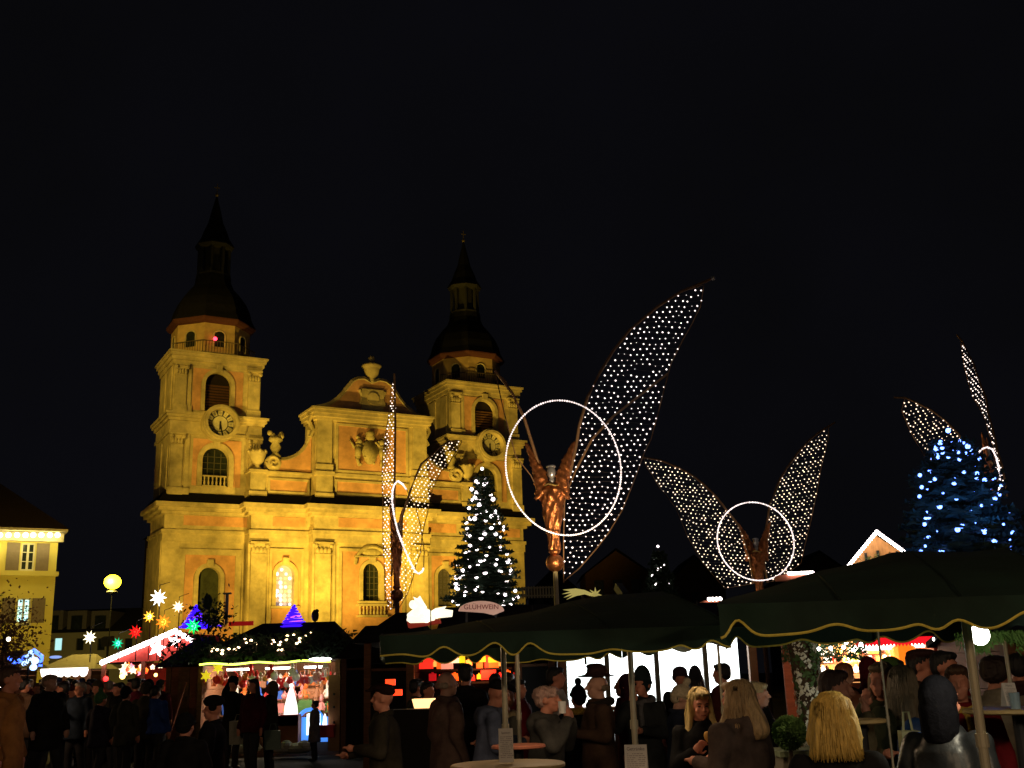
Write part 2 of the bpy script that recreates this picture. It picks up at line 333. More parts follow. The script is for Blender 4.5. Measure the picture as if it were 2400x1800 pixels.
    for j in range(8):
        a = a0+j*pi/4; ln.lathe([(.13, 31), (.13, 33.1)], (cx+1.08*math.cos(a), DC+1.08*math.sin(a), 0), 6)
    ln.lathe([(.75, 31), (.75, 33)], c, 8, a0)
    ln.lathe([(1.3, 33.0), (1.42, 33.2), (1.2, 33.3)], c, 8, a0); ln.build('lantern', cc, ch)
    MB().lathe([(1.45, 33.25), (1.05, 33.9), (.85, 34.5), (.55, 35.2), (.38, 36.0), (.18, 36.8), (.05, 37.4)], c, 8, a0).build('spire', slate, ch)
    fi = MB(); fi.ell((cx, DC, 37.5), .14); fi.beam((cx, DC, 37.5), (cx, DC, 38.4), .05); fi.beam((cx-.22, DC, 38.1), (cx+.22, DC, 38.1), .05)
    fi.build('finial_cross', mat('old_gilding', (.25, .2, .09), .5, metal=.5), ch)
    # blocks closing the back
    MB().box(x0+.3, x1-.3, .9, D_-.02, 0, 23.1).build('tower_core', mat('inner_dark', (.02, .015, .01), 1), ch)
tower(.7, 0); tower(21.62, 1)
# red lamp in the left drum window
rl_ = MB(); rl_.ell((0, 0, 0), .14); red = rl_.build('beacon_lamp', glow('red_beacon', (1, .04, .08), 5)); tag(red, 'small glowing red lamp in the drum window of the taller left tower', 'beacon')
red.location = at(469*1.085, 795, 71.2); red.location = chw(3.45, -.02, 25.25)
# nave body
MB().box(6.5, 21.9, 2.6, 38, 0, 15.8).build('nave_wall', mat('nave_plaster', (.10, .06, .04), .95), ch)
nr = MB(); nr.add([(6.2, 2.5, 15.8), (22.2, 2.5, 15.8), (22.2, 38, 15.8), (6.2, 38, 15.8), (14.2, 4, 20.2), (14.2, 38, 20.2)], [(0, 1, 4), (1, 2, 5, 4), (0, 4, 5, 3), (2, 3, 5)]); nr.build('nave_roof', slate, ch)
# side bays & centre
for s_ in (1, -1):
    X = (lambda u: u) if s_ == 1 else (lambda u: 29.1-u)
    o = lambda a, b_: (min(X(a), X(b_)), max(X(a), X(b_)))
    ya = -1.0; a, b_ = o(6.0, 10.25); w = MB(); cxx = X(8.55)
    arch_wall(w, a, b_, 0, 11, ya, cxx, .62, 6.7, 9.45); w.box(a, b_, ya+.46, 2.4, 0, 11); xs = X(6.0)
    w.add([(xs, ya, 0), (xs, 2.4, 0), (xs, 2.4, 11), (xs, ya, 11)], [(0, 1, 2, 3) if s_ == 1 else (3, 2, 1, 0)]); w.build('wall', cream, ch)
    a2, b2 = o(7.62, 9.65); f_ = MB(); arch_wall(f_, a2, b2, 2, 10.35, ya-.04, cxx, .62+.28, 6.7, 9.72, .05); f_.build('plaster_field', orange, ch)
    mb = MB(); mb.box(a2-.18, a2, ya-.14, ya, 1.8, 10.55); mb.box(b2, b2+.18, ya-.14, ya, 1.8, 10.55); mb.box(a2, b2, ya-.14, ya, 10.35, 10.55); mb.build('panel_moulding', cream, ch)
    if s_ == 1:
        wv = window(cxx, .62, 6.7, 9.45, ya-.04, .26, glow('stained_back_light', (.5, .42, .44), .35), False)
        k = 0; random.seed(5)
        for r_ in range(9):
            for c_ in range(4):
                zz = 6.85+r_*.29; xx = cxx-.46+c_*.31+random.uniform(-.04, .04)
                if zz > 8.95 and abs(xx-cxx) > .42: continue
                cl = random.choice([((1, .93, .9), 2.2), ((.9, .75, .75), 1.0), ((.55, .45, .5), .5), ((.9, .6, .5), .7), ((1, .97, .95), 4)])
                p_ = MB(); rr = random.uniform(.09, .14); nn_ = 7; p_.prism([(xx+rr*math.cos(2*pi*q/nn_), zz+rr*1.05*math.sin(2*pi*q/nn_)) for q in range(nn_)], ya+.30, ya+.33)
                p_.build('glass_piece', glow('stained_glass_%d' % int(cl[1]*10), cl[0], cl[1]*.55), wv)
    else: window(cxx, .62, 6.7, 9.45, ya-.04, .26, mat('grey_leaded_glass', (.12, .11, .12), .4, var=.5, scale=9), True)
    pil(*o(6.15, 7.2), ya, 0, 10.95, .22, 1)
    a, b_ = o(6.0, 10.3); entab(a+(.1 if s_ == 1 else 0), b_-(0 if s_ == 1 else .1), ya-.05, 2.0, .012+.004*(s_ == 1)); frieze(*o(7.6, 9.9), ya-.11)
    # attic above the side bay
    w = MB(); a, b_ = o(6.1, 10.2); w.box(a, b_, ya, 1.5, 14.0, 15.55); w.build('attic_wall', cream, ch); panel(*o(7.35, 10.0), ya, 14.5, 15.25)
    stack('attic_coping', a, b_, ya, 1.4, [(15.55, 15.75, .12), (15.75, 15.85, .2)])
    a, b_ = o(5.95, 7.0); stack('pedestal', a, b_, ya-.15, -.0, [(14.05, 14.4, .1), (14.4, 15.7, .001), (15.7, 15.9, .12)], e=.003)
    # volute wing
    P = [(7.3, 15.9)]+[(8.0+2.25*math.sin(t)**1.0, 15.9+.75+2.3*(1-math.cos(t))) for t in [pi/2*i/12 for i in range(13)]]+[(10.25, 15.9)]
    P = [(X(p[0]), p[1]) for p in P]
    if s_ == -1: P = P[::-1]
    MB().prism(P, ya-.02, ya+.6).build('volute_wing', orange, ch)
    band = MB(); pts = [(X(8.0+2.25*math.sin(t)), ya+.2, 15.95+.75+2.3*(1-math.cos(t))) for t in [pi/2*i/12 for i in range(13)]]
    band.tube([Vector(p) for p in pts], .22, 6); band.build('volute_band', cream, ch)
    sp = MB(); c = (X(7.55), 16.42)
    sp.tube([(c[0]+s_*(-r_)*math.cos(t), ya-.15, c[1]+r_*math.sin(t)) for t, r_ in [(i*.35, .55-.022*i) for i in range(24)]], .1, 6); sp.cyl(c, .55, ya-.1, ya+.5, 18)
    sp.build('volute_scroll', cream, ch)
    # ornaments
    v_ = MB(); cc_ = (X(6.48), ya+.2, 15.9); v_.lathe([(.3, 0), (.34, .12), (.18, .3), (.42, .6), (.55, .95), (.6, 1.15), (.66, 1.25), (.5, 1.4), (.3, 1.5)], cc_, 14)
    for q in range(8): v_.ell((cc_[0]+.6*math.cos(q*pi/4), cc_[1]+.6*math.sin(q*pi/4), cc_[2]+1.3), .13, 6, 5)
    v_.build('stone_vase', cream, ch, True)
    v_ = MB(); cc_ = (X(7.75), ya+.25, 16.9); v_.lathe([(.35, 0), (.4, .1), (.2, .3), (.4, .7), (.25, 1.0), (.5, 1.2), (.45, 1.4)], cc_, 12)
    random.seed(4)
    for q in range(10): v_.ell((cc_[0]+random.uniform(-.5, .5), cc_[1]+random.uniform(-.2, .2), cc_[2]+random.uniform(1.1, 1.75)), random.uniform(.12, .22), 6, 5)
    v_.build('flower_urn', stone, ch, True)
yc = -1.8
w = MB(); arch_wall(w, 10.2, 18.9, 0, 11, yc, 14.5, .66, 7.0, 9.62); w.add([(10.2, yc, 0), (10.2, 0, 0), (10.2, 0, 11), (10.2, yc, 11)], [(0, 1, 2, 3)]); w.add([(18.9, yc, 0), (18.9, 0, 0), (18.9, 0, 11), (18.9, yc, 11)], [(3, 2, 1, 0)]); w.build('wall', cream, ch)
f_ = MB(); arch_wall(f_, 12.3, 16.8, 2, 10.4, yc-.04, 14.5, .66+.28, 7.0, 9.9, .05); f_.build('plaster_field', orange, ch)
mb = MB(); mb.box(12.1, 12.3, yc-.14, yc, 1.8, 10.6); mb.box(16.8, 17.0, yc-.14, yc, 1.8, 10.6); mb.box(12.3, 16.8, yc-.14, yc, 10.4, 10.6); mb.build('panel_moulding', cream, ch)
wc = window(14.5, .66, 7.0, 9.62, yc-.04, .26, darkglass, True)
hd = MB(); A = arch_pts(14.5, 1.25, 11.0, 10); hd.tube([(a, yc-.2, c-.25) for a, c in A], .13, 6); hd.box(13.2, 15.8, yc-.3, yc, 10.0, 10.1); hd.ell((14.5, yc-.1, 10.35), (.75, .2, .3), 10, 6); hd.build('window_hood', stone, wc)
bl = MB(); bl.box(13.4, 15.6, yc-.4, yc, 6.65, 6.8); bl.box(13.4, 15.6, yc-.4, yc, 5.9, 6.05)
for j in range(8): bl.lathe([(.04, 0), (.09, .15), (.04, .4), (.06, .6)], (13.6+j*.257, yc-.25, 6.05), 8)
bl.build('balustrade', cream, wc)
for a in (10.35, 17.65): pil(a, a+1.1, yc, 0, 10.95, .26, 1)
for a in (11.65, 17.27): pil(a, a+.18, yc, 0, 10.95, .12)
entab(10.25, 18.85, yc-.1, 1.0, .022); frieze(12.0, 17.1, yc-.16)
# upper aedicule
w = MB(); w.box(10.3, 18.8, yc, .5, 14.0, 19.6); w.build('aedicule_wall', cream, ch)
panel(11.9, 17.2, yc, 14.5, 15.25); panel(11.95, 17.15, yc, 16.1, 19.3)
for a in (10.35, 17.65): pil(a, a+1.1, yc, 15.9, 19.6, .22); stack('pedestal', a-.05, a+1.15, yc-.3, yc, [(14.05, 14.35, .08), (14.35, 15.6, 0), (15.6, 15.88, .1)], e=.002)
MB().box(11.6, 17.5, yc-.1, yc, 15.62, 15.86).build('string_course', cream, ch)
stack('cornice', 10.25, 18.85, yc-.2, .6, [(19.6, 19.8, .05), (19.8, 20.05, .2), (20.05, 20.3, .3), (20.3, 20.45, .40)])
for s_ in (10.1, 19.0): MB().tube([(s_, yc+.3, 20.0), (s_-.2 if s_ < 14 else s_+.2, yc+.3, 19.5), (s_+.1 if s_ < 14 else s_-.1, yc+.3, 18.9), (s_-.1 if s_ < 14 else s_+.1, yc+.3, 18.4)], .16, 6).build('console_scroll', cream, ch)
# curved gable
G = [(10.3, 20.46), (10.9, 20.62), (11.4, 20.85), (12.0, 21.3), (12.4, 21.75), (12.75, 22.25), (13.1, 22.7), (13.45, 22.92), (13.95, 22.98), (14.55, 22.72)]
G += [(29.1-x, z) for x, z in G[::-1][1:]]
MB().prism(G, yc+.05, yc+.5).build('gable_field', orange, ch)
bd = MB(); bd.tube([(x, yc+.25, z) for x, z in G], .24, 6); bd.build('gable_moulding', cream, ch)
ct = MB(); ct.box(13.7, 15.4, yc-.12, yc+.06, 20.47, 22.2); ct.cyl((14.55, 21.5), .45, yc-.2, yc-.1, 14); ct.tube([(13.55, yc, 22.1), (13.75, yc, 21.6), (13.6, yc, 21.0)], .12, 5); ct.tube([(15.55, yc, 22.1), (15.35, yc, 21.6), (15.5, yc, 21.0)], .12, 5); ct.build('gable_cartouche', cream, ch)
ur = MB(); c = (14.6, yc+.3, 22.72); ur.lathe([(.28, 0), (.32, .15), (.2, .35), (.5, .7), (.58, 1.05), (.62, 1.2), (.75, 1.3), (.7, 1.45), (.3, 1.55), (.2, 1.75), (.28, 1.95), (.12, 2.15)], c, 16); ur.build('gable_urn', cream, ch, True)
# coat of arms
arm = MB(); random.seed(11); c = Vector((14.3, yc-.15, 17.6))
arm.prism([(14.3+.62*math.sin(t)*(1 if math.cos(t) > -.2 else .8), 17.45+.85*math.cos(t)) for t in [2*pi*i/16 for i in range(16)]], yc-.35, yc-.05)
arm.lathe([(.25, 0), (.38, .15), (.3, .35), (.4, .5), (.1, .75)], (14.3, yc-.2, 18.35), 10)
for s_ in (-1, 1):
    arm.cap(c+Vector((s_*.95, -.1, -.5)), .2, c+Vector((s_*.9, -.15, .2)), .28); arm.ell(c+Vector((s_*.85, -.2, .6)), (.2, .2, .24)); arm.cap(c+Vector((s_*.9, -.1, .2)), .13, c+Vector((s_*.4, -.2, .6)), .08)
    arm.cap(c+Vector((s_*1.0, -.1, -.5)), .16, c+Vector((s_*.85, -.1, -1.1)), .1); arm.cap(c+Vector((s_*1.2, 0, .2)), .1, c+Vector((s_*1.5, 0, .7)), .05)
for q in range(16): arm.ell(c+Vector((random.uniform(-1.2, 1.2), random.uniform(-.2, 0), random.uniform(-1.1, 1.0))), random.uniform(.08, .17), 6, 5)
arm.build('coat_of_arms', stone, ch, True)
for i, (a, b_, pw, sp) in enumerate(FLOODS):
    p = chw(*a); dr = (chw(*b_)-p).normalized(); f_ = thing('floodlight', ['black floodlight on a mast beyond the left house, aimed at the church', 'black floodlight on the roofs in front of the left tower', 'black floodlight in front of the church middle', 'black floodlight aimed at the right tower', 'black floodlight on a tall mast far left of the church'][i], 'floodlight', (p.x, p.y, 0))
    q = p-dr*.35-Vector((p.x, p.y, 0)); k_ = MB(); k_.beam(q-dr*.2, q+dr*.2, .5, .4); k_.build('lamp_housing', blackm, f_)
    MB().tube([(0, 0, 0), (q.x, q.y, q.z-.2)], .05, 6).build('mast', blackm, f_)
# ================================================================== angels
def inpoly(x, y, P):
    c = False; j = len(P)-1
    for i in range(len(P)):
        if (P[i][1] > y) != (P[j][1] > y) and x < (P[j][0]-P[i][0])*(y-P[i][1])/(P[j][1]-P[i][1])+P[i][0]: c = not c
        j = i
    return c
ICO = None
def ico(mb, c, r):
    t = .8507*r; u = .5257*r; V = [(-u, t, 0), (u, t, 0), (-u, -t, 0), (u, -t, 0), (0, -u, t), (0, u, t), (0, -u, -t), (0, u, -t), (t, 0, -u), (t, 0, u), (-t, 0, -u), (-t, 0, u)]
    F = [(0, 11, 5), (0, 5, 1), (0, 1, 7), (0, 7, 10), (0, 10, 11), (1, 5, 9), (5, 11, 4), (11, 10, 2), (10, 7, 6), (7, 1, 8), (3, 9, 4), (3, 4, 2), (3, 2, 6), (3, 6, 8), (3, 8, 9), (4, 9, 5), (2, 4, 11), (6, 2, 10), (8, 6, 7), (9, 8, 1)]
    mb.add([(c[0]+x, c[1]+y, c[2]+z) for x, y, z in V], F)
copper = mat('copper_lame_cloth', (.50, .18, .06), .30, metal=.85, var=.5, scale=9, bump=1.0)
brownframe = mat('brown_wing_frame', (.30, .17, .08), .5, metal=.4)
silver = mat('silver_mask', (.6, .6, .58), .3, metal=.7)
cable = mat('bulb_cable', (.05, .035, .03), .7)
def angel_body(root, base, s, face=0):
    Rz = Matrix.Rotation(face, 3, 'Z'); P = lambda x, y, z: Rz @ Vector((x*s, y*s, z*s))+base
    b = MB()
    # gown: wide shoulders tapering to a knot, twisted folds
    prof = [(0, .10), (.08, .13), (.3, .12), (.5, .145), (.7, .18), (.9, .205), (1.1, .23), (1.25, .26), (1.38, .25), (1.48, .14)]
    vs = []; n = 48; pf = []
    for (z0_, r0_), (z1_, r1_) in zip(prof, prof[1:]):
        for q in range(4): pf.append((z0_+(z1_-z0_)*q/4, r0_+(r1_-r0_)*q/4))
    prof = pf+[prof[-1]]
    for z, r in prof:
        for j in range(n):
            a = 2*pi*j/n; rr = r*(1+.10*math.sin(5*a+z*9+1.5*math.sin(z*5))+.09*math.sin(11*a-z*14+2*math.sin(a*2))+.05*math.sin(17*z+4*a)); vs.append(P(rr*math.cos(a), .62*rr*math.sin(a), .35+z))
    fs = [(i*n+j, i*n+(j+1) % n, (i+1)*n+(j+1) % n, (i+1)*n+j) for i in range(len(prof)-1) for j in range(n)]
    b.add(vs, fs+[tuple(range(n))[::-1], tuple(range((len(prof)-1)*n, len(prof)*n))])
    b.build('gown', copper, root, True)
    for sx in (-1, 1):
        q = MB(); vs = []; k = 26
        for i in range(k):
            t = i/(k-1); c = Vector((sx*(.19+.36*t-.06*math.sin(t*pi)), 0, 1.62+1.2*t)); r = .15*(1-t)**.75+.02
            for j in range(n): a = 2*pi*j/n; rr = r*(1+.16*math.sin(4*a+t*22)+.14*math.sin(t*55+2*math.sin(a))); vs.append(P(c.x+rr*math.cos(a), .6*rr*math.sin(a), c.z-.12*math.cos(a)*sx*(1-t)))
        q.add(vs, [(i*n+j, i*n+(j+1) % n, (i+1)*n+(j+1) % n, (i+1)*n+j) for i in range(k-1) for j in range(n)]+[tuple(range(n))[::-1], tuple(range((k-1)*n, k*n))])
        q.build('sleeve', copper, root, True)
    h = MB(); h.ell(P(0, -.03, 2.12), (.095*s, .11*s, .15*s), 12, 9); h.ell(P(0, -.12, 2.1), (.022*s, .03*s, .04*s), 6, 5); h.tube([P(0, 0, 1.85), P(0, -.01, 2.02)], .06*s, 8)
    h.ell(P(0, 0, 2.25), (.11*s, .1*s, .05*s), 10, 6); h.build('head', silver, root, True)
    nk = MB(); nk.tube([P(.17*math.cos(a), -.03+.1*math.sin(a), 1.83+.02*math.cos(3*a)) for a in [2*pi*i/12 for i in range(12)]], .022*s, 5, True); nk.build('necklace', mat('brass', (.6, .42, .12), .3, metal=.8), root)
    k = MB(); k.ell(P(0, 0, .12), (.2*s, .19*s, .2*s), 14, 10); k.ell(P(0, 0, .36), (.13*s, .11*s, .07*s), 12, 6); k.build('ball', copper, root, True)
def wing(root, poly, Y, ky=0., x0=0, dx=20, dy=13, r=.028, slope=.12, lead=None, strut=None, lit=True, seed=1, m=None, ex=None, wave=1.5):
    dep = lambda x: Y+ky*(x-x0)
    pt = lambda x, y: at(x, y, dep(x))
    fr = MB()
    fr.tube([pt(*p) for p in poly], .014, 5, True)
    if lead: fr.tube([pt(*p) for p in lead], .035, 6)
    if strut: fr.tube([pt(*p) for p in strut], .028, 6)
    w = fr.build('wing_frame', brownframe, root)
    if not lit: return
    rnd = random.Random(seed); xs = [p[0] for p in poly]; ys = [p[1] for p in poly]
    bl = MB(); cb = MB(); y = min(ys)-200; row = 0
    while y < max(ys)+200:
        x = min(xs)+(dx/2 if row % 2 else 0); run = []
        while x < max(xs):
            xx = x+rnd.uniform(-dx, dx)*.17; yy = y+slope*(x-min(xs))+wave*math.sin(x*.06+row*1.3)+rnd.uniform(-dy, dy)*.16
            if inpoly(xx, yy, poly):
                run.append(pt(xx, yy)); 
                if rnd.random() > .05: ico(bl, run[-1], r*rnd.choice((.45, .7, .85, 1, 1.05, 1.1)))
            x += dx
        if len(run) > 1: cb.tube([p+Vector((0, .02, .012)) for p in run], .004, 3)
        y += dy; row += 1
    bl.build('bulbs', m or bulbp, root, kind='stuff'); cb.build('light_cables', cable, root, kind='stuff')
def ring(root, pts, r=.03, closed=True, gap=False, m=None):
    q = MB(); q.tube(pts, r*.7, 8, closed); o = q.build('halo_ring', m or glow('ring_light', (1, .78, .72), .62), root)
    if not m:
        d_ = MB(); P_ = [Vector(v) for v in pts]+([Vector(pts[0])] if closed else []); acc = 0
        for a_, b_ in zip(P_, P_[1:]):
            L = (b_-a_).length; t_ = -acc
            while t_+.055 <= L: t_ += .055; ico(d_, a_+(b_-a_)*(t_/L), r*random.uniform(.85, 1.2))
            acc = L-t_
        d_.build('ring_leds', bulbp, root, kind='stuff')
    return o
def make_angel(label, base_px, Y, s, face):
    p = at(*base_px, Y); root = thing('angel_figure', label, 'angel', (p.x, Y, 0), 0, 'illuminated angels above the market')
    return root, p
def fix(root):      # children were built in world space
    bpy.context.view_layer.update(); mi = root.matrix_world.inverted()
    for c in root.children: c.matrix_parent_inverse = mi
# angel A
root, p = make_angel('largest copper gowned angel with a full light ring and one tall lit wing', (1301, 1330), 24, 1, 0)
angel_body(root, p+Vector((0, 0, -.02)), 1.0)
MB().tube([(p.x+.02, 24, 0), (p.x, 24, p.z+.02)], .055, 10).build('pole', mat('pale_pole', (.5, .42, .2), .6), root)
A1 = [(1672, 652), (1595, 684), (1541, 719), (1476, 773), (1437, 823), (1407, 872), (1377, 931), (1358, 996), (1350, 1045), (1335, 1114), (1323, 1179), (1321, 1258), (1321, 1366)]
A2 = [(1323, 1361), (1358, 1332), (1397, 1287), (1427, 1248), (1457, 1198), (1486, 1129), (1511, 1060), (1526, 1030), (1541, 976), (1566, 877), (1575, 847), (1600, 798), (1620, 763), (1642, 719), (1650, 668)]
wing(root, A1[1:]+A2, 24.1, .003, 1320, 15, 12.5, .0205, .0, A1[:10], [(1565, 876), (1437, 976), (1387, 1030), (1353, 1095), (1328, 1154)], seed=3)
q = MB(); q.ell(at(1672, 652, 25.1), .06); q.build('wing_tip_ball', silver, root)
wing(root, [(1160, 868), (1185, 893), (1200, 921), (1229, 981), (1249, 1045), (1266, 1114), (1286, 1213), (1269, 1164), (1244, 1114), (1209, 1070), (1180, 960)], 24.1, .003, 1300, lit=False, lead=[(1160, 868), (1200, 921), (1229, 981), (1249, 1045), (1266, 1100)])
c = at(1321, 1094, 23.6); e = [c+Vector((1.27*math.cos(a)+.06*math.sin(a), .15*math.cos(a), 1.50*math.sin(a)-.12*math.cos(a))) for a in [2*pi*i/64 for i in range(64)]]
ring(root, e, .019); fix(root)
ux = 1.9; up_ = thing('uplight', 'small spotlight on a thin mast aimed at the largest angel', 'spotlight', (ux, 20.4, 0)); m = MB(); m.beam((.05, -.1, 3.05), (-.05, .15, 3.25), .14); m.build('housing', blackm, up_); MB().tube([(0, 0, 0), (0, 0, 3.05)], .02, 6).build('stand', blackm, up_)
lamp('SPOT', 'uplight_beam', (ux-.08, 20.62, 3.32), 900, (1, .74, .44), .05, at(1303, 1180, 24), 50)
# angel B
root, p = make_angel('angel seen side-on before the church, wings edge-on and ring narrow', (927, 1445), 33, 1, 0)
o2 = lambda L: [(880+x/2.861, 860+y/2.861) for x, y in L]
angel_body(root, at(930, 1405, 33), 1.0, R(75)); MB().tube([(p.x, 33, 0), (p.x+.05, 33, at(930, 1405, 33).z)], .07, 8).build('pole', mat('brown_pole', (.12, .06, .04), .7), root)
L1 = o2([(126, 60), (124, 100), (105, 150), (98, 250), (85, 350), (68, 450), (52, 560), (45, 650), (45, 800), (50, 950), (50, 1150), (58, 1300), (65, 1500), (90, 1630), (108, 1630), (106, 1400), (108, 1200), (125, 1050), (125, 900), (128, 750), (132, 600), (130, 400), (135, 200), (130, 100)])
warm = glow('warm_bulb', (1, .72, .52), 2.2)
wing(root, L1, 33, -.02, 925, 7.6, 6.4, .022, -.2, o2([(126, 45), (128, 100), (133, 400), (128, 800), (125, 1100), (108, 1400)]), seed=5, m=glow('pale_warm_bulb', (1, .80, .68), 2.8), wave=.8)
L2 = o2([(580, 495), (500, 500), (430, 540), (370, 600), (310, 650), (270, 740), (240, 820), (210, 910), (185, 980), (180, 1100), (170, 1200), (150, 1300), (140, 1400), (135, 1630), (150, 1630), (215, 1520), (250, 1420), (270, 1330), (300, 1250), (310, 1150), (330, 1050), (350, 980), (360, 900), (380, 830), (410, 760), (440, 700), (490, 650), (520, 600), (550, 550), (575, 510)])
wing(root, L2, 33, .012, 925, 9.5, 7.2, .023, .25, o2([(500, 497), (430, 538), (370, 598), (308, 650), (268, 740), (238, 820), (208, 910), (180, 1000), (165, 1200), (140, 1400), (120, 1620)]), seed=6, m=glow('warm_bulb2', (1, .76, .52), 2.6), wave=1)
bp = [(953, 1148), (944, 1135), (932, 1127), (924, 1136), (920, 1150), (919, 1175), (924, 1210), (932, 1244), (945, 1279), (960, 1314), (973, 1339), (981, 1345), (990, 1339), (993, 1330)]
ring(root, [at(x, y, 32.3+.01*(x-950)) for x, y in bp], .03, False)
ring(root, [at(x, y, 33.0) for x, y in [(993, 1330), (994, 1290), (985, 1230), (972, 1180), (953, 1148)]], .02, False, m=brownframe); fix(root)
# angel C
root, p = make_angel('angel with two spread lit wings and round ring, right of the largest', (1783, 1400), 39, 1, 0)
angel_body(root, at(1782, 1395, 39)+Vector((0, 0, -.4)), 1.05); MB().tube([(p.x, 39, 0), (p.x, 39, p.z)], .08, 8).build('pole', mat('brown_pole', (.12, .06, .04), .7), root)
C1 = [(1508, 1072), (1549, 1079), (1591, 1096), (1624, 1115), (1652, 1137), (1680, 1165), (1705, 1198), (1730, 1229), (1746, 1271), (1757, 1307), (1760, 1329), (1766, 1368)]
wing(root, C1+[(1699, 1379), (1674, 1351), (1646, 1318), (1630, 1290), (1610, 1254), (1599, 1226), (1585, 1193), (1563, 1162), (1544, 1140), (1530, 1115), (1516, 1096)], 39, .004, 1780, 10.5, 7.8, .025, .1, C1, seed=8, m=warm)
C2 = [(1957, 990), (1924, 1010), (1896, 1032), (1868, 1063), (1849, 1090), (1829, 1121), (1816, 1154), (1804, 1182), (1799, 1218), (1791, 1265), (1791, 1320), (1799, 1365)]
wing(root, C2[1:]+[(1827, 1359), (1877, 1320), (1888, 1273), (1899, 1229), (1908, 1187), (1918, 1137), (1924, 1099), (1935, 1054), (1942, 1024), (1943, 999)], 39, .01, 1780, 10.5, 7.8, .025, -.2, C2, seed=9, m=warm)
c = at(1771, 1268, 38.4); ring(root, [c+Vector((1.34*math.cos(a), 0, 1.37*math.sin(a)-.05*math.cos(a))) for a in [2*pi*i/56 for i in range(56)]], .026); fix(root)
# angel D
root, p = make_angel('angel half hidden behind the blue lit tree, one wing edge-on', (2345, 1200), 36, 1, 0)
angel_body(root, at(2335, 1215, 36), 1.0, R(60)); MB().tube([(p.x, 36, 0), (p.x, 36, p.z)], .08, 8).build('pole', mat('brown_pole', (.12, .06, .04), .7), root)
D1 = [(2095, 932), (2121, 932), (2147, 943), (2184, 962), (2214, 984), (2244, 1014), (2259, 1033), (2278, 1067), (2296, 1108), (2311, 1156)]
wing(root, D1[1:]+[(2285, 1170), (2222, 1160), (2207, 1141), (2192, 1096), (2166, 1067), (2143, 1029), (2128, 999), (2113, 962)], 36, -.006, 2340, 11, 8, .026, -.35, D1, seed=12, m=warm)
D2 = [(2252, 801), (2259, 853), (2270, 898), (2281, 932), (2304, 969), (2315, 1007), (2330, 1052), (2330, 1096), (2341, 1141), (2353, 1164), (2361, 1164), (2357, 1134), (2350, 1096), (2339, 1059), (2329, 1014), (2316, 969), (2312, 936), (2297, 898), (2282, 853), (2256, 801)]
wing(root, D2, 36, -.02, 2340, 7.8, 6.4, .024, -.45, [(2243, 785)]+D2[-1:9:-1], seed=13, m=glow('pale_warm_bulb', (1, .80, .68), 2.8), wave=.8)
dp = [(2279, 1096), (2281, 1089), (2289, 1067), (2300, 1053), (2313, 1048), (2326, 1053), (2334, 1070), (2341, 1096), (2344, 1130), (2340, 1160), (2325, 1180), (2300, 1165), (2284, 1130)]
ring(root, [at(x, y, 35.3) for x, y in dp], .032); fix(root)
# ================================================================== trees
needle = mat('fir_needles', (.022, .045, .022), .8, var=.4, scale=3)
bark = mat('bark', (.06, .04, .025), .9, var=.3, bump=.5)
def fir(label, x, Y, H, rb, lightm, nlights, lr, seed, clusters=26, z0=.8, shape=1.0, zlow=None, group=None, pts=None):
    rnd = random.Random(seed); root = thing('fir_tree', label, 'tree', (x, Y, 0))
    t = MB(); t.tube([(0, 0, 0), (0, 0, H*.5), (0, 0, H*.98)], [.14*H/9, .08*H/9, .015], 8); t.build('trunk', bark, root)
    cr_ = MB(); tips = []
    z = z0
    while z < H*.97:
        rad = rb*(1-(z-z0)/(H-z0))**shape+.08; nb = max(5, int(13*rad/rb)+5); ph = rnd.random()*6
        for j in range(nb):
            a = ph+2*pi*j/nb+rnd.uniform(-.2, .2); L = rad*rnd.uniform(.72, 1.12); dr = rnd.uniform(-.18, .06)
            d = Vector((math.cos(a), math.sin(a), dr)); sd = Vector((-math.sin(a), math.cos(a), 0))
            o = Vector((0, 0, z)); cr_.tube([o, o+d*L], .012, 3)
            k = max(3, int(L/.11))
            for i in range(1, k+1):
                q = o+d*(L*i/k)+Vector((0, 0, .05*L*(i/k)**2)); w = .30*(1-.6*i/k)*min(1, rad)+.05
                for s_ in (-1, 1):
                    e = q+sd*(s_*w)+d*(w*.55)+Vector((0, 0, rnd.uniform(-.07, .04)))
                    n_ = Vector((0, 0, .035)); cr_.add([q-n_, q+d*.06+n_, e+n_*.4, e-n_*.4], [(0, 1, 2, 3)])
                    m_ = (q+e)/2; cr_.add([m_-d*.03, m_+d*.03, m_+sd*(s_*.05)+d*.14-Vector((0, 0, .03))], [(0, 1, 2)])
                cr_.add([q, q+d*.12+sd*.015, q+d*.1+Vector((0, 0, .09))], [(0, 1, 2)])
            tips.append(o+d*L*rnd.uniform(.75, 1.0))
        z += rnd.uniform(.13, .19)*H/9
    cr_.build('crown', needle, root)
    ls = thing('light_string', label.split(' with')[0].split(' in ')[0]+' draped light string', 'lights', (x, Y, 0))
    ls['label'] = pts[0]; b0 = MB(); b0.ell((0, 0, 0), lr, 10, 7); proto = b0.build('bulb', lightm, ls, True)
    front = [t_ for t_ in tips if t_.y < .25*rb]; rnd.shuffle(front); sel = front[:nlights]
    sel.append(Vector((0, 0, H+.02)))
    for i, t_ in enumerate(sel):
        o = proto if i == 0 else dup(proto); o.location = t_; o.parent = ls; sc = rnd.choice((.7, 1, 1, 1.15, 1.3)); o.scale = (sc,)*3
    cbl = MB(); sel.sort(key=lambda v_: v_.z)
    for i in range(0, len(sel)-1, 1):
        if (sel[i]-sel[i+1]).length < rb*.9: cbl.tube([sel[i], (sel[i]+sel[i+1])/2+Vector((0, .1, -.05)), sel[i+1]], .006, 3)
    cbl.build('cable', cable, ls); return root
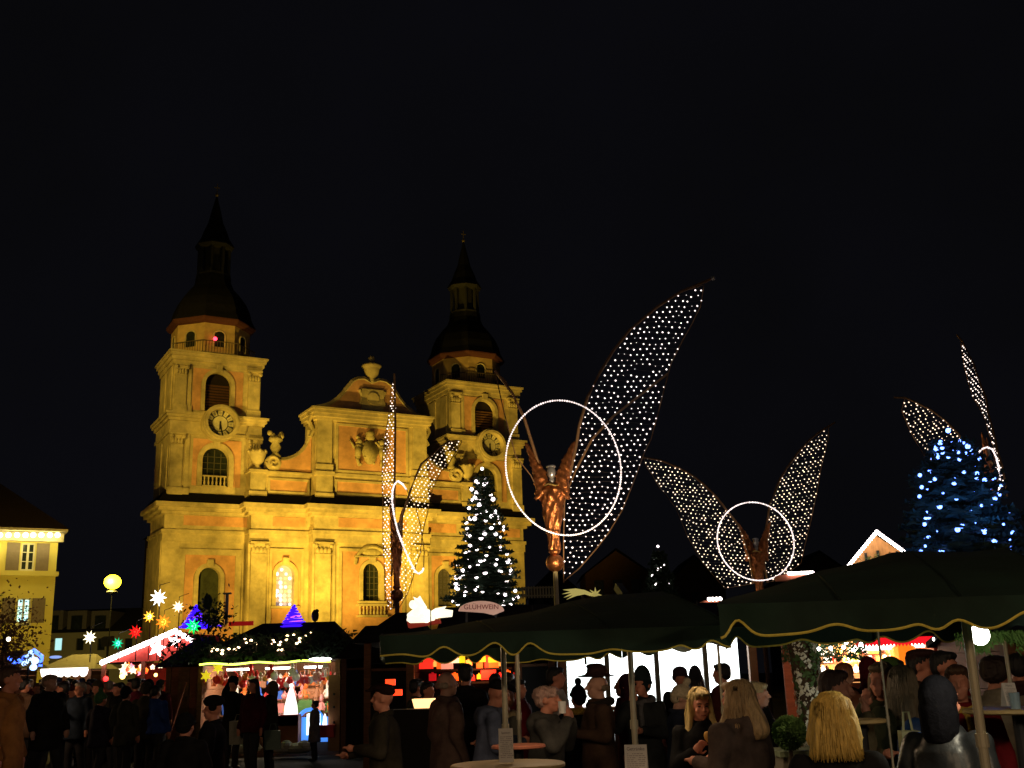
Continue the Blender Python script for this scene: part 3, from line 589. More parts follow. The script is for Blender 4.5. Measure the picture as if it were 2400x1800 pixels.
p = at(1130, 1100, 40)
fir('tall fir covered with white lights in front of the church', p.x, 40, p.z, 1.75, glow('tree_white_bulb', (1, .86, .88), 4.5), 175, .062, 21, z0=2.2, shape=.8, pts=['white bulbs wound round the tall fir before the church'])
p = at(2210, 1012, 20)
fir('broad fir covered with blue lights behind the right canopy', p.x+.1, 20, p.z, 1.55, glow('tree_blue_bulb', (.12, .24, 1), 7.5), 210, .036, 33, z0=1.6, shape=.62, pts=['blue bulbs wound round the broad fir at the right'])
for q_ in ((2180, 1180), (2250, 1150), (2150, 1270), (2310, 1200)): lamp('POINT', 'blue_string_light', at(q_[0], q_[1], 18.9), 10, (.05, .2, 1), .1)
p = at(1542, 1282, 34)
fir('small dark fir with a few white lights between two angels', p.x, 34, p.z, .95, glow('tree_white_bulb', (1, .86, .88), 4.5), 34, .04, 44, z0=1.8, pts=['few white bulbs on the small dark fir'])
p = at(2372, 1180, 17)
# leafy tree at the far left
rnd = random.Random(3); lt = thing('bare_leaf_tree', 'dim brownish leafy tree at the left picture edge beside the yellow house', 'tree', (at(10, 1500, 30).x, 30, 0))
t = MB(); t.tube([(0, 0, 0), (.05, 0, 1.6), (0, 0, 3.2)], [.14, .1, .05], 8); t.build('trunk', bark, lt)
cr_ = MB()
for i in range(2600):
    v_ = Vector((rnd.gauss(0, .42), rnd.gauss(0, .42), rnd.gauss(0, .55)))+Vector((0, 0, 3.0)); a = Vector((rnd.uniform(-1, 1), rnd.uniform(-1, 1), rnd.uniform(-1, 1)))*.055; b_ = Vector((rnd.uniform(-1, 1), rnd.uniform(-1, 1), rnd.uniform(-1, 1)))*.055
    cr_.add([v_, v_+a, v_+a+b_, v_+b_], [(0, 1, 2, 3)])
cr_.build('crown', mat('brown_leaves', (.12, .06, .035), .8, var=.4), lt)
# ================================================================== yellow house on the left
hs0 = at(155, 1245, 52); hs0.z = 0; hw = thing('yellow_house', 'yellow plastered house with shutters and a row of eave lights at the left', 'house', hs0, CHURCH_YAW)
ye = mat('lemon_plaster', (.62, .52, .14), .9, var=.08, scale=1); 
def loc2(px, py, w=0.):      # hits the house front plane
    n_ = CN; d = ray(px, py); t_ = ((hs0+n_*w-CAMP).dot(n_))/d.dot(n_); P = CAMP+d*t_-hs0; return P.dot(CD), P.z
u1, zE = loc2(155, 1245); uR = loc2(133, 1350)[0]-.05; uL = uR-14
def hrect(mb, x0, x1, z0, z1, holes, y=0, dep=.25):
    xs = sorted({x0, x1, *[h[0] for h in holes], *[h[1] for h in holes]}); zs = sorted({z0, z1, *[h[2] for h in holes], *[h[3] for h in holes]})
    for i in range(len(xs)-1):
        for j in range(len(zs)-1):
            cx_, cz_ = (xs[i]+xs[i+1])/2, (zs[j]+zs[j+1])/2
            if any(h[0] < cx_ < h[1] and h[2] < cz_ < h[3] for h in holes): continue
            mb.add([(xs[i], y, zs[j]), (xs[i+1], y, zs[j]), (xs[i+1], y, zs[j+1]), (xs[i], y, zs[j+1])], [(0, 1, 2, 3)])
    for h in holes:
        c = [(h[0], h[2]), (h[1], h[2]), (h[1], h[3]), (h[0], h[3])]
        for i in range(4):
            a, b_ = c[i], c[(i+1) % 4]; mb.add([(a[0], y, a[1]), (b_[0], y, b_[1]), (b_[0], y+dep, b_[1]), (a[0], y+dep, a[1])], [(3, 2, 1, 0)])
wa = loc2(46, 1337); wb = loc2(84, 1273); wc_ = loc2(25, 1460); wd = loc2(72, 1402)
holes = []; st2 = 3.1
for k in range(4):
    holes.append((wa[0]-k*st2, wb[0]-k*st2, wa[1], wb[1])); holes.append((wa[0]-k*st2, wa[0]-k*st2+(wb[0]-wa[0]), wc_[1], wd[1]))
m = MB(); hrect(m, uL, uR, 0, zE-.05, holes); m.add([(uR, 0, 0), (uR, 12, 0), (uR, 12, zE-.05), (uR, 0, zE-.05)], [(0, 1, 2, 3)]); m.build('wall', ye, hw)
MB().box(uL+.3, uR-.3, .5, 11.8, 0, zE-.1).build('interior', mat('inner_dark', (.02, .015, .01), 1), hw)
sh = mat('taupe_shutter', (.20, .15, .11), .8, var=.1); wf = mat('white_window_paint', (.6, .56, .42), .6, var=0)
for i, h in enumerate(holes):
    lit = i in (1,)
    m = MB()
    for a, b_, c, d in ((h[0], h[0]+.07, h[2], h[3]), (h[1]-.07, h[1], h[2], h[3]), (h[0]+.07, h[1]-.07, h[3]-.07, h[3]), (h[0]+.07, h[1]-.07, h[2], h[2]+.07), ((h[0]+h[1])/2-.05, (h[0]+h[1])/2+.05, h[2]+.07, h[3]-.07)): m.box(a, b_, .06, .14, c, d)
    for q in (1, 2): z = h[2]+(h[3]-h[2])*q/3; m.box(h[0]+.07, (h[0]+h[1])/2-.05, .08, .12, z-.02, z+.02); m.box((h[0]+h[1])/2+.05, h[1]-.07, .08, .12, z-.02, z+.02)
    w_ = m.build('window', wf, hw)
    pp = MB(); pp.add([(h[0], .16, h[2]), (h[1], .16, h[2]), (h[1], .16, h[3]), (h[0], .16, h[3])], [(0, 1, 2, 3)]); pp.build('pane', glow('cool_lit_window', (.55, .95, 1), 1.3) if lit else darkglass, w_)
    MB().box(h[0]-.05, h[1]+.05, -.12, 0, h[2]-.12, h[2]-.02).build('sill', wf, w_)
    for s_ in (-1, 1):
        xa = h[0]-.62 if s_ < 0 else h[1]+.06; m = MB(); m.box(xa, xa+.56, -.06, -.005, h[2], h[3])
        for q in range(9): z = h[2]+.1+q*(h[3]-h[2]-.2)/9; m.box(xa+.06, xa+.5, -.075, -.06, z, z+.08)
        m.build('shutter', sh, hw)
zc = loc2(133, 1345)[1]; m = MB(); m.box(uL, uR+.12, -.16, 0, zc-.12, zc+.1); m.build('string_course', ye, hw)
ev = MB(); ev.box(uL, u1, -.75, .02, zE-.12, zE); ev.box(uL, uR+.2, -.3, 0, zE-.55, zE-.14); ev.box(uR, u1, .02, 12, zE-.12, zE); ev.build('eaves', mat('pale_eaves', (.5, .42, .25), .8), hw)
rf = MB(); rf.add([(uL, -.8, zE), (u1+.05, -.8, zE), (u1+.05, 12.6, zE), (uL, 12.6, zE), (u1-6.2, 6, zE+5.4), (uL, 6, zE+5.4)], [(0, 1, 4, 5), (1, 2, 4), (2, 3, 5, 4)]); rf.build('roof', mat('dark_brown_tiles', (.035, .018, .012), .9, var=.5, scale=14, bump=.6), hw)
ls = thing('light_string', 'row of round white bulbs under the eaves of the yellow house', 'lights', hs0, CHURCH_YAW)
proto = None
for i, x in enumerate([135, 117, 97, 78, 60, 40, 20, 0, -20, -40]):
    u, z = loc2(x, 1254, .6)
    if proto is None: mb = MB(); mb.ell((0, 0, 0), .125, 10, 7); proto = mb.build('bulb', glow('eave_bulb', (1, .95, .6), 5), ls); o = proto
    else: o = dup(proto, ls)
    o.location = (u, -.6, z)
    if i % 3 == 1: lamp('POINT', 'eave_light', hs0+CD*u+CN*.75+Vector((0, 0, z-.3)), 26, (1, .85, .3), .1)
# street lamp
p = at(264, 1364, 46); sl = thing('street_lamp', 'glaring yellow sodium street lamp between the yellow house and the church', 'street lamp', (p.x, 46, 0))
mb = MB(); mb.ell((0, 0, p.z), (.34, .34, .30), 16, 10); mb.build('globe', glow('sodium_globe', (1, .74, .02), 9), sl, True)
MB().tube([(0, 0, 0), (0, 0, p.z-.38)], [.03, .018], 6).build('pole', mat('soot_black', (.004, .004, .004), .9, var=0, spec=.02), sl); MB().lathe([(.1, -.5), (.24, -.42), (.2, -.36)], (0, 0, p.z), 12).build('lamp_collar', blackm, sl)
lamp('POINT', 'street_lamp_light', (p.x, 45.4, p.z), 1500, (1, .7, .12), .3)
# building far behind on the left
bx0 = at(112, 1480, 92); bx1 = at(520, 1480, 92); zt = at(250, 1480, 92).z
bb = thing('long_building', 'long pale olive building with dark dormer roof behind the left stalls', 'building', (bx0.x, 92, 0)); L = bx1.x-bx0.x
ol = mat('olive_plaster', (.30, .27, .13), .9, var=.1, scale=.6); hl = []
for px in (135, 186, 236, 300):
    a = at(px-8, 1512, 92).x-bx0.x; hl.append((a, a+.62, at(px, 1524, 92).z, at(px, 1496, 92).z))
m = MB(); hrect(m, -6, L, 0, zt, hl, 0, .3); m.build('wall', ol, bb)
for i, h in enumerate(hl): 
    m = MB(); m.box(h[0], h[1], .2, .26, h[2], h[3]); m.build('window', glow('cyan_window', (.5, .95, 1), .9) if i == 0 else darkglass, bb)
rfz = at(250, 1425, 96).z; m = MB(); m.add([(-6, -.4, zt), (L, -.4, zt), (L, 5, rfz), (-6, 5, rfz), (-6, 10, zt), (L, 10, zt)], [(0, 1, 2, 3), (3, 2, 5, 4)]); m.build('roof', mat('night_roof', (.022, .02, .016), .9, var=.4), bb)
for px in (133, 188, 243):
    a = at(px, 1458, 93); m = MB(); m.box(a.x-bx0.x-.8, a.x-bx0.x+.8, .3, 4, a.z-1.1, a.z+.9); d_ = m.build('dormer', mat('dormer_wall', (.14, .12, .08), .9), bb)
    m = MB(); m.box(a.x-bx0.x-.45, a.x-bx0.x+.45, .2, .29, a.z-.7, a.z+.5); m.build('dormer_window', darkglass, d_)
lamp('SPOT', 'facade_street_light', (bx0.x+10, 70, 3), 2600, (1, .75, .25), .3, (bx0.x+6, 92, 3), 90)  # spot without a fixture, aimed at the long building's wall
# dim houses in the dark behind the angels
random.seed(2)
for i, (px0, px1, pyt, pyr, Y, c, lb) in enumerate([(1240, 1360, 1392, 1330, 110, (.03, .03, .025), 'dark house with low roof right behind the right church tower'), (1372, 1520, 1345, 1285, 95, (.06, .03, .015), 'dim reddish brown gabled house behind the small dark fir'), (1560, 1700, 1375, 1300, 98, (.04, .025, .02), 'dim brown house behind the left wing of the ring angel'), (1840, 2010, 1360, 1290, 105, (.04, .03, .02), 'dark house behind the gap left of the light-edged gable')]):
    a = at(px0, pyt, Y); b_ = at(px1, pyt, Y); r_ = at((px0+px1)/2, pyr, Y).z
    h = thing('town_house', lb, 'house', (a.x, Y, 0)); L = b_.x-a.x; m = MB(); m.prism([(0, 0), (L, 0), (L, a.z), (L/2, r_-.2), (0, a.z)], 0, 9); m.build('wall', mat('house_%d' % i, c, .9, var=.3), h)
    m = MB(); m.beam((-.3, 4.5, a.z-.2), (L/2, 4.5, r_), 10, .25, (1, 0, 0)); m = MB(); 
    m.add([(-.4, -.4, a.z-.2), (L/2, -.4, r_), (L/2, 9.4, r_), (-.4, 9.4, a.z-.2)], [(0, 1, 2, 3)]); m.add([(L+.4, -.4, a.z-.2), (L/2, -.4, r_), (L/2, 9.4, r_), (L+.4, 9.4, a.z-.2)], [(3, 2, 1, 0)]); m.build('roof', slate, h)
    for q in range(3):
        m = MB(); x = L*(q+.7)/3.4; m.box(x-.4, x+.4, -.08, -.01, a.z-2.0, a.z-.6); m.build('window', darkglass, h)
# ================================================================== market stalls
def stall(name, label, x0, x1, yf, dep, ze, zr, roofm, wallm, ridge='x', over=.35, open_z=(.9, None), back=None, parts=True, left=True, right=True):
    st = thing(name, label, 'stall', ((x0+x1)/2, yf, 0)); w = (x1-x0)/2; o = open_z[1] or ze
    if dep:
        bk = MB(); n_ = int(ze/.22)
        bk.box(-w, w, dep-.06, dep, 0, ze); bk.build('back_wall', back or wallm, st)
        for s_, ok in ((-1, left), (1, right)):
            if not ok: continue
            for j in range(int(ze/.2)):
                m = MB(); a = s_*w; m.box(min(a, a-s_*.05), max(a, a-s_*.05), .02, dep-.07, j*.2+.004, j*.2+.196); m.build('side_plank', wallm, st)
        ct = MB(); ct.box(-w+.06, w-.06, .03, .5, open_z[0]-.05, open_z[0]); cn_ = ct.build('counter', wood, st)
        nb = max(2, int((2*w-.1)/.6))
        for j in range(nb):
            a = -w+.06+j*(2*w-.12)/nb; m = MB(); m.box(a+.004, a+(2*w-.12)/nb-.004, .04, .08, 0.0, open_z[0]-.06); m.build('front_panel', wallm, st)
        for s_ in (-1, 1): m = MB(); m.box(s_*w-.06, s_*w+.06, -.06, .06, 0, ze); m.build('post', wood, st)
    r = MB(); t = .07
    if ridge == 'x':
        q = [(-w-over, -over, ze-.12), (w+over, -over, ze-.12), (w+over*.3, dep/2, zr), (-w-over*.3, dep/2, zr), (-w-over, dep+over, ze-.12), (w+over, dep+over, ze-.12)]
        r.add(q+[(a, b_, c+t) for a, b_, c in q], [(0, 1, 2, 3), (3, 2, 5, 4), (6, 9, 8, 7), (9, 10, 11, 8), (0, 6, 7, 1), (0, 3, 9, 6), (3, 4, 10, 9), (1, 7, 8, 2), (2, 8, 11, 5), (4, 5, 11, 10)])
    elif ridge == 'hip':
        h = min(w*.8, (zr-ze)*1.2); q = [(-w-over, -over, ze-.05), (w+over, -over, ze-.05), (w+over, dep+over, ze-.05), (-w-over, dep+over, ze-.05), (-w+h, dep/2, zr), (w-h*.3, dep/2, zr)]
        r.add(q, [(0, 1, 5, 4), (1, 2, 5), (2, 3, 4, 5), (3, 0, 4), (3, 2, 1, 0)])
    else:
        q = [(-w-over, -over, ze-.1), (0, -over, zr), (w+over, -over, ze-.1), (-w-over, dep+over, ze-.1), (0, dep+over, zr), (w+over, dep+over, ze-.1)]
        r.add(q+[(a, b_, c+t) for a, b_, c in q], [(0, 1, 4, 3), (1, 2, 5, 4), (6, 9, 10, 7), (7, 10, 11, 8), (0, 6, 7, 1), (1, 7, 8, 2)])
    r.build('roof', roofm, st); return st
# gift stall (left, yellow-green light strip)
YG = 27.5
gx0 = at(470, 1600, YG).x; gx1 = at(792, 1600, YG).x; zE_ = at(620, 1556, YG).z; zR_ = at(600, 1462, YG+1.5).z
gs = stall('gift_stall', 'dark roofed gift stall with bright open front and yellow-green light strip', gx0, gx1, YG, 3.0, zE_+.1, zR_, darkroof, wood, 'hip', .45, (.55, None), left=True)
w2 = (gx1-gx0)/2; cxg = (gx0+gx1)/2
m = MB(); m.tube([((i/20-.5)*2*(w2-.1), -.5, zE_+.02+.02*math.sin(i*.9)) for i in range(21)], .025, 6); m.build('light_strip', glow('yellow_green_strip', (.75, 1, .12), 3.5), gs)
m = MB(); m.ell((w2-.35, -.5, zE_+.06), (.28, .05, .045), 12, 6); m.build('strip_end_lamp', glow('white_tube', (1, 1, .95), 8), gs)
ml = glow('stall_tube', (1, .92, .8), 10)
for i in range(3):
    x = -w2+.7+i*(2*w2-1.4)/2; m = MB(); m.tube([(x-.3, .9, zE_-.1), (x+.3, .9, zE_-.1)], .03, 6); m.build('ceiling_tube', ml, gs); lamp('POINT', 'gift_stall_lamp', (cxg+x, YG+.9, zE_-.25), 60, (1, .80, .60), .12)
# brick-red closed side hut left of it, dark hut right of it
hx0 = at(388, 1600, YG).x; hs_ = stall('wooden_hut', 'closed reddish plank hut left of the gift stall', hx0, gx0-.08, YG+.25, 2.6, zE_+.05, zE_+.75, darkroof, wood2, 'hip', .3, (1.9, None))
w_ = (gx0-.08-hx0)/2
for j in range(9):
    m = MB(); m.box(-w_+.07, w_-.07, -.03, .03, .1+j*.23, .1+j*.23+.222); m.build('plank', wood2, hs_)
for j in range(3): m = MB(); x = -w_+.3+j*(w_*2-.6)/2; m.box(x-.05, x+.05, -.07, -.031, .1, 2.15); m.build('batten', wood, hs_)
dx0 = at(800, 1600, YG-1).x; dx1 = at(875, 1600, YG-1).x
stall('dark_hut', 'black closed hut filling the gap right of the gift stall', dx0, dx1, YG-.6, 3, zE_+.1, at(830, 1468, YG+1).z, darkroof, mat('black_board', (.012, .01, .009), .9), 'hip', .2, (2.0, None))
# dark gable roof behind the canopy's left end
dgx0 = at(862, 1500, 20).x; dgx1 = at(975, 1500, 20).x; stall('dark_hut', 'black roofed hut with chopped gable beside the green canopy', dgx0, dgx1, 20, 3, at(880, 1500, 20).z, at(900, 1437, 21.5).z, darkroof, mat('black_board', (.012, .01, .009), .9), 'hip', .25, (1.9, None))
# garland with lights on the gift stall roof
rnd = random.Random(8); gl = thing('garland', 'dark fir garland with scattered warm lights on the gift stall roof', 'garland', (cxg, YG, 0)); gm_ = MB(); gb = []
for i in range(900):
    x = rnd.uniform(-w2-.9, w2+.3); t_ = rnd.random(); y = -.55+t_*1.3; z = zE_+.05+(zR_-zE_)*(y+.45)/1.95+rnd.uniform(0, .1); a = rnd.random()*6.28
    v_ = Vector((x, y, z)); d = Vector((math.cos(a)*.12, math.sin(a)*.1, rnd.uniform(0, .1))); e = Vector((0, 0, .035)); gm_.add([v_-e, v_+d-e*.3, v_+d+e*.3, v_+e], [(0, 1, 2, 3)])
gm_.build('fir_sprigs', needle, gl, kind='stuff')
pb = MB(); pb.ell((0, 0, 0), .034, 8, 6); proto = pb.build('bulb', glow('garland_bulb', (1, .66, .36), 9), gl)
spots = [(497, 1534), (500, 1528), (510, 1531), (521, 1540), (522, 1533), (537, 1530), (551, 1532), (575, 1509), (578, 1517), (589, 1512), (640, 1514), (643, 1519), (638, 1521), (658, 1518), (655, 1524), (651, 1535), (662, 1536), (674, 1504), (689, 1502), (703, 1511), (703, 1518), (696, 1522), (717, 1505), (728, 1498), (672, 1513), (600, 1520), (560, 1527)]
for i, (px, py) in enumerate(spots):
    o = proto if i == 0 else dup(proto, gl); y_ = -.55+1.3*(1560-py)/62; q = at(px, py, YG+y_); o.location = (q.x-cxg, y_-.04, max(q.z, zE_+.1+(zR_-zE_)*(y_+.45)/1.95))
    sc = rnd.choice((.6, .8, 1, 1.1)); o.scale = (sc*1.1, sc*.75, sc*.75)
# goods in the gift stall
pal = {'red': (.55, .03, .03), 'white': (.7, .68, .62), 'gold': (.65, .42, .05), 'orange': (.65, .16, .03), 'pink': (.6, .25, .25), 'brown': (.3, .13, .06), 'green': (.08, .2, .06), 'blue': (.04, .12, .5)}
def put(mb, name, m, loc, label, cat, group, sc=1, rz=0):
    o = mb.build(name, m) if isinstance(mb, MB) else dup(mb, m=m); o.location = loc; o.scale = (sc,)*3; o.rotation_euler[2] = rz; return tag(o, label, cat, group)
def bauble():
    m = MB(); m.ell((0, 0, 0), .075, 10, 8); m.lathe([(.02, .07), (.02, .1)], n=6); m.tube([(0, 0, .09), (0, 0, .3)], .003, 3); return m
def dollm():
    m = MB(); m.lathe([(.07, 0), (.09, .03), (.05, .16), (.03, .19)], n=10); m.ell((0, 0, .22), .045, 8, 6); m.lathe([(.05, .24), (.01, .34)], n=8); m.cap((-.05, -.02, .15), .018, (-.08, -.05, .08), .015, 6); m.cap((.05, -.02, .15), .018, (.08, -.05, .08), .015, 6); return m
def starm(r=.13, r2=.055, n=5, t=.03):
    m = MB(); m.prism([((r if i % 2 == 0 else r2)*math.sin(pi*i/n), (r if i % 2 == 0 else r2)*math.cos(pi*i/n)) for i in range(2*n)], -t/2, t/2); return m
def bag():
    m = MB(); m.add([(-.1, -.05, 0), (.1, -.05, 0), (.1, .05, 0), (-.1, .05, 0), (-.12, -.06, .2), (.12, -.06, .2), (.1, .05, .22), (-.1, .05, .22)], [(0, 3, 2, 1), (4, 5, 6, 7), (0, 1, 5, 4), (1, 2, 6, 5), (2, 3, 7, 6), (3, 0, 4, 7)]); m.tube([(-.06, 0, .2), (-.04, 0, .3), (.04, 0, .3), (.06, 0, .2)], .008, 4); return m
def lant():
    m = MB(); m.box(-.06, .06, -.06, .06, 0, .02); m.box(-.06, .06, -.06, .06, .16, .18); m.lathe([(.07, .18), (.01, .25)], n=8)
    for a in (-.055, .055):
        for b_ in (-.055, .055): m.box(a-.006, a+.006, b_-.006, b_+.006, .02, .16)
    m.lathe([(.03, .02), (.03, .12), (.005, .15)], n=8); return m
kinds = {'bauble': (bauble(), 'ornament'), 'figurine': (dollm(), 'figurine'), 'paper_star': (starm(), 'star'), 'gift_bag': (bag(), 'bag'), 'lantern': (lant(), 'lantern')}
protos = {}
rnd = random.Random(17)
def ware(kind, cname, loc, place, sc=1):
    key = kind; m = mat('ware_'+cname, pal[cname], .45, var=.1)
    lb = '%s %s %s' % (cname, kind.replace('_', ' '), place); gp = '%s %ss %s' % (cname, kind.replace('_', ' '), place)
    if key not in protos: o = put(kinds[kind][0], kind, m, loc, lb, kinds[kind][1], gp, sc); protos[key] = o; o.material_slots[0].link = 'OBJECT'; o.material_slots[0].material = m
    else: o = put(protos[key], kind, m, loc, lb, kinds[kind][1], gp, sc)
    return o
zt_ = zE_
for i in range(34):        # hanging row at the opening
    x = gx0+.2+i*(gx1-gx0-.4)/33; k = rnd.choice(['bauble', 'bauble', 'figurine', 'paper_star', 'lantern', 'bauble'])
    ware(k, rnd.choice(['red', 'white', 'gold', 'orange', 'pink', 'red', 'white']), (x, YG+.35+rnd.uniform(-.1, .2), zt_-rnd.uniform(.28, .5)), 'hanging along the gift stall opening', rnd.uniform(.8, 1.4))
for r_, z in enumerate((.58, .95, 1.3, 1.62)):
    if r_: m = MB(); m.box(-w2+.1, w2-.1, 1.5+.25*r_-.18, 1.5+.25*r_+.18, z-.03, z); m.build('shelf', wood, gs)
    yy = YG+(.3 if r_ == 0 else 1.5+.25*r_)
    for i in range(20):
        x = gx0+.25+i*(gx1-gx0-.5)/19+rnd.uniform(-.05, .05); k = rnd.choice(['figurine', 'lantern', 'gift_bag', 'figurine', 'bauble'])
        ware(k, rnd.choice(list(pal)), (x, yy, z+(.075 if k == 'bauble' else 0)), 'on the %s of the gift stall' % ('counter', 'lower shelf', 'middle shelf', 'top shelf')[r_], rnd.uniform(.9, 1.5))
# bigger display pieces in front of the stall
def disp(name, mb, m, px, py, Y, label, cat, sc=1):
    p = at(px, py, Y); o = mb.build(name, m); o.location = (p.x, Y, max(0, p.z)); o.scale = (sc,)*3; return tag(o, label, cat)
b_ = MB(); b_.box(-.3, .3, -.2, .2, 0, .72); disp('wooden_crate', b_, mat('orange_brown_board', (.28, .10, .03), .7), 672, 1750, YG-.5, 'orange-brown wooden display box standing before the gift stall', 'box')
b_ = MB(); b_.box(-.28, .30, -.2, .2, 0, .22); b_.box(-.30, .32, -.22, .22, .22, .25); o = b_.build('red_basket', mat('ware_red', pal['red'], .45, var=.1)); p = at(672, 1660, YG-.5); o.location = (p.x, YG-.5, .725); tag(o, 'bright red box on top of the orange-brown display box', 'box')
b_ = MB(); b_.lathe([(.17, 0), (.15, .2), (.10, .4), (.03, .62)], n=12); b_.ell((0, 0, .66), .05); o = b_.build('white_cone_lamp', glow('white_cone_glow', (1, .98, .9), 1.6), None, True); o.location = (p.x+.1, YG-.5, .976); tag(o, 'white glowing cone figure on the red box', 'lamp')
b_ = MB(); b_.tube([(.3*math.cos(a), -.02, .3+.3*math.sin(a)) for a in [pi*i/10 for i in range(11)]], .05, 6); b_.box(-.42, .42, 0, .06, -.15, .42); disp('blue_lit_display', b_, glow('blue_display', (.08, .3, 1), .9), 727, 1724, YG-.3, 'blue glowing display board low at the gift stall front', 'display')
b_ = MB(); b_.prism([(-.16, -.1), (.16, -.1), (.16, .38), (.05, .40), (0, .1), (-.05, .4), (-.16, .38)], -.05, -.01); disp('white_lit_figure', b_, glow('white_display', (.8, .95, 1), 2.2), 735, 1712, YG-.35, 'white glowing arch shape on the blue display board', 'lamp')
b_ = MB(); b_.lathe([(.05, 0), (.06, .05), (.03, .3), (.01, .36)], n=8); disp('glowing_candle', b_, glow('candle_white', (1, .9, .9), 2.5), 761, 1710, YG-.4, 'white glowing candle right of the blue display board', 'candle')
b_ = MB(); b_.box(-.22, .22, -.15, .15, 0, .25); b_.box(-.24, .24, -.17, .17, .25, .28); disp('red_gift_box', b_, mat('ware_red', pal['red'], .45, var=.1), 762, 1728, YG-.45, 'red gift box below the glowing candle', 'box')
for px, w3, lb in ((660, .3, 'pale sack lying on the ground left of the white bag'), (700, .35, 'pale paper bundle on the ground before the gift stall'), (570, .45, 'pale sheet lying at the feet of the shoppers')):
    b_ = MB(); b_.ell((0, 0, .08), (w3, .25, .13), 10, 6); b_.ell((w3*.4, -.05, .14), (w3*.5, .2, .12), 8, 6); disp('paper_bundle', b_, mat('pale_paper', (.55, .5, .36), .8, var=.2), px, 1762, YG-.9, lb, 'bundle')
b_ = MB(); b_.beam((0, 0, 0), (.35, 0, 1.25), .09, .03); disp('board_sign', b_, wood2, 395, 1730, YG-.6, 'reddish slanted board leaning by the plank hut', 'board')
b_ = MB(); b_.box(-.14, .14, -.02, .02, 0, 1.75); sb = disp('stand_board', b_, mat('tan_board', (.32, .17, .07), .7), 782, 1760, YG-.3, 'tan upright board with dark pegs at the right end of the gift stall', 'board')
for z in (.4, .65, 1.0, 1.3): q = MB(); q.ell((0, -.04, z), .03, 6, 5); q.build('peg', blackm, sb)
for px, py in ((511, 1566), (483, 1584)): disp('yellow_star', starm(.15, .07, 6), glow('yellow_star_glow', (1, .75, .02), .7), px, py, YG-.1, 'yellow star hanging at the left end of the gift stall, %s' % ('upper of two' if px > 500 else 'lower of two'), 'star')
# purple wire trees on the roof
for px, lb in ((457, 'purple-blue glowing wire tree on the roof, left beside the green star'), (688, 'purple-blue glowing wire tree alone on the gift stall roof ridge')):
    Yp = YG+1.6; bt = at(px, 1472, Yp); tp = at(px+3, 1418, Yp); H = tp.z-bt.z; m = MB()
    t_ = thing('light_tree', lb, 'light tree', (bt.x, Yp, bt.z), 0, 'purple light trees on the stall roofs')
    m.tube([((.36*(1-i/70)**1.1+.02)*math.cos(i*.75), (.36*(1-i/70)**1.1)*math.sin(i*.75), H*i/70) for i in range(71)], .026, 5); m.build('spiral_light', glow('violet_light', (.045, .006, 1), 1.3), t_)
    m = MB(); m.tube([(.2*math.cos(i*1.1), .2*math.sin(i*1.1)-.02, H*.1+H*.5*i/14) for i in range(15)], .012, 4); m.build('inner_light', glow('magenta_light', (.7, .1, 1), 2), t_)
    m = MB(); m.tube([(.4*math.cos(a), .4*math.sin(a), .03) for a in [2*pi*i/14 for i in range(14)]], .02, 5, True); m.tube([(.4, 0, .03), (.62, -.1, .04), (.75, -.1, .03)], .02, 4); m.build('base_ring', glow('violet_light', (.045, .006, 1), 1.3), t_)
# dark bush & finials on the roofs
rnd = random.Random(5)
bsh = MB(); q = at(490, 1440, YG+1.3)
for i in range(500):
    v_ = Vector((rnd.gauss(.05, .28), rnd.gauss(0, .15), rnd.gauss(-.1, .22))); a = Vector((rnd.uniform(-1, 1), rnd.uniform(-1, 1), rnd.uniform(-1, 1)))*.07; b_ = Vector((rnd.uniform(-1, 1), rnd.uniform(-1, 1), rnd.uniform(-1, 1)))*.07; bsh.add([v_, v_+a, v_+a+b_, v_+b_], [(0, 1, 2, 3)])
bsh.ell((-.05, 0, .32), (.12, .12, .2)); bsh.box(-.02, .02, -.02, .02, -.5, .2)
o = bsh.build('roof_bush', needle); o.location = q; tag(o, 'dark bush with a rounded top on the hut roof right of the green star', 'bush')
q = at(530, 1462, YG+1.5); m = MB(); m.tube([(0, 0, 0), (0, 0, at(530, 1393, YG+1.5).z-q.z)], .045, 8); m.box(-.1, .1, -.06, .06, .76, .8); o = m.build('chimney_pipe', mat('grey_pipe', (.25, .23, .17), .6)); o.location = q; tag(o, 'thin grey flue pipe rising from the gift stall roof', 'pipe')
q = at(738, 1478, YG+1.5); m = MB(); m.tube([(0, 0, 0), (0, 0, .3)], .015, 5); m.ell((0, 0, .38), (.1, .08, .16)); m.ell((.04, 0, .5), (.06, .05, .05)); o = m.build('roof_finial', blackm, None, True); o.location = q; tag(o, 'small black bud-shaped finial on the gift stall ridge', 'finial')
q = at(565, 1462, YG+1.6); m = MB(); m.box(-.32, .32, -.03, .03, -.05, .06); o = m.build('red_strip_sign', glow('dull_red', (.5, .01, .01), .35)); o.location = q; tag(o, 'short dull red glowing strip on the gift stall ridge', 'sign')
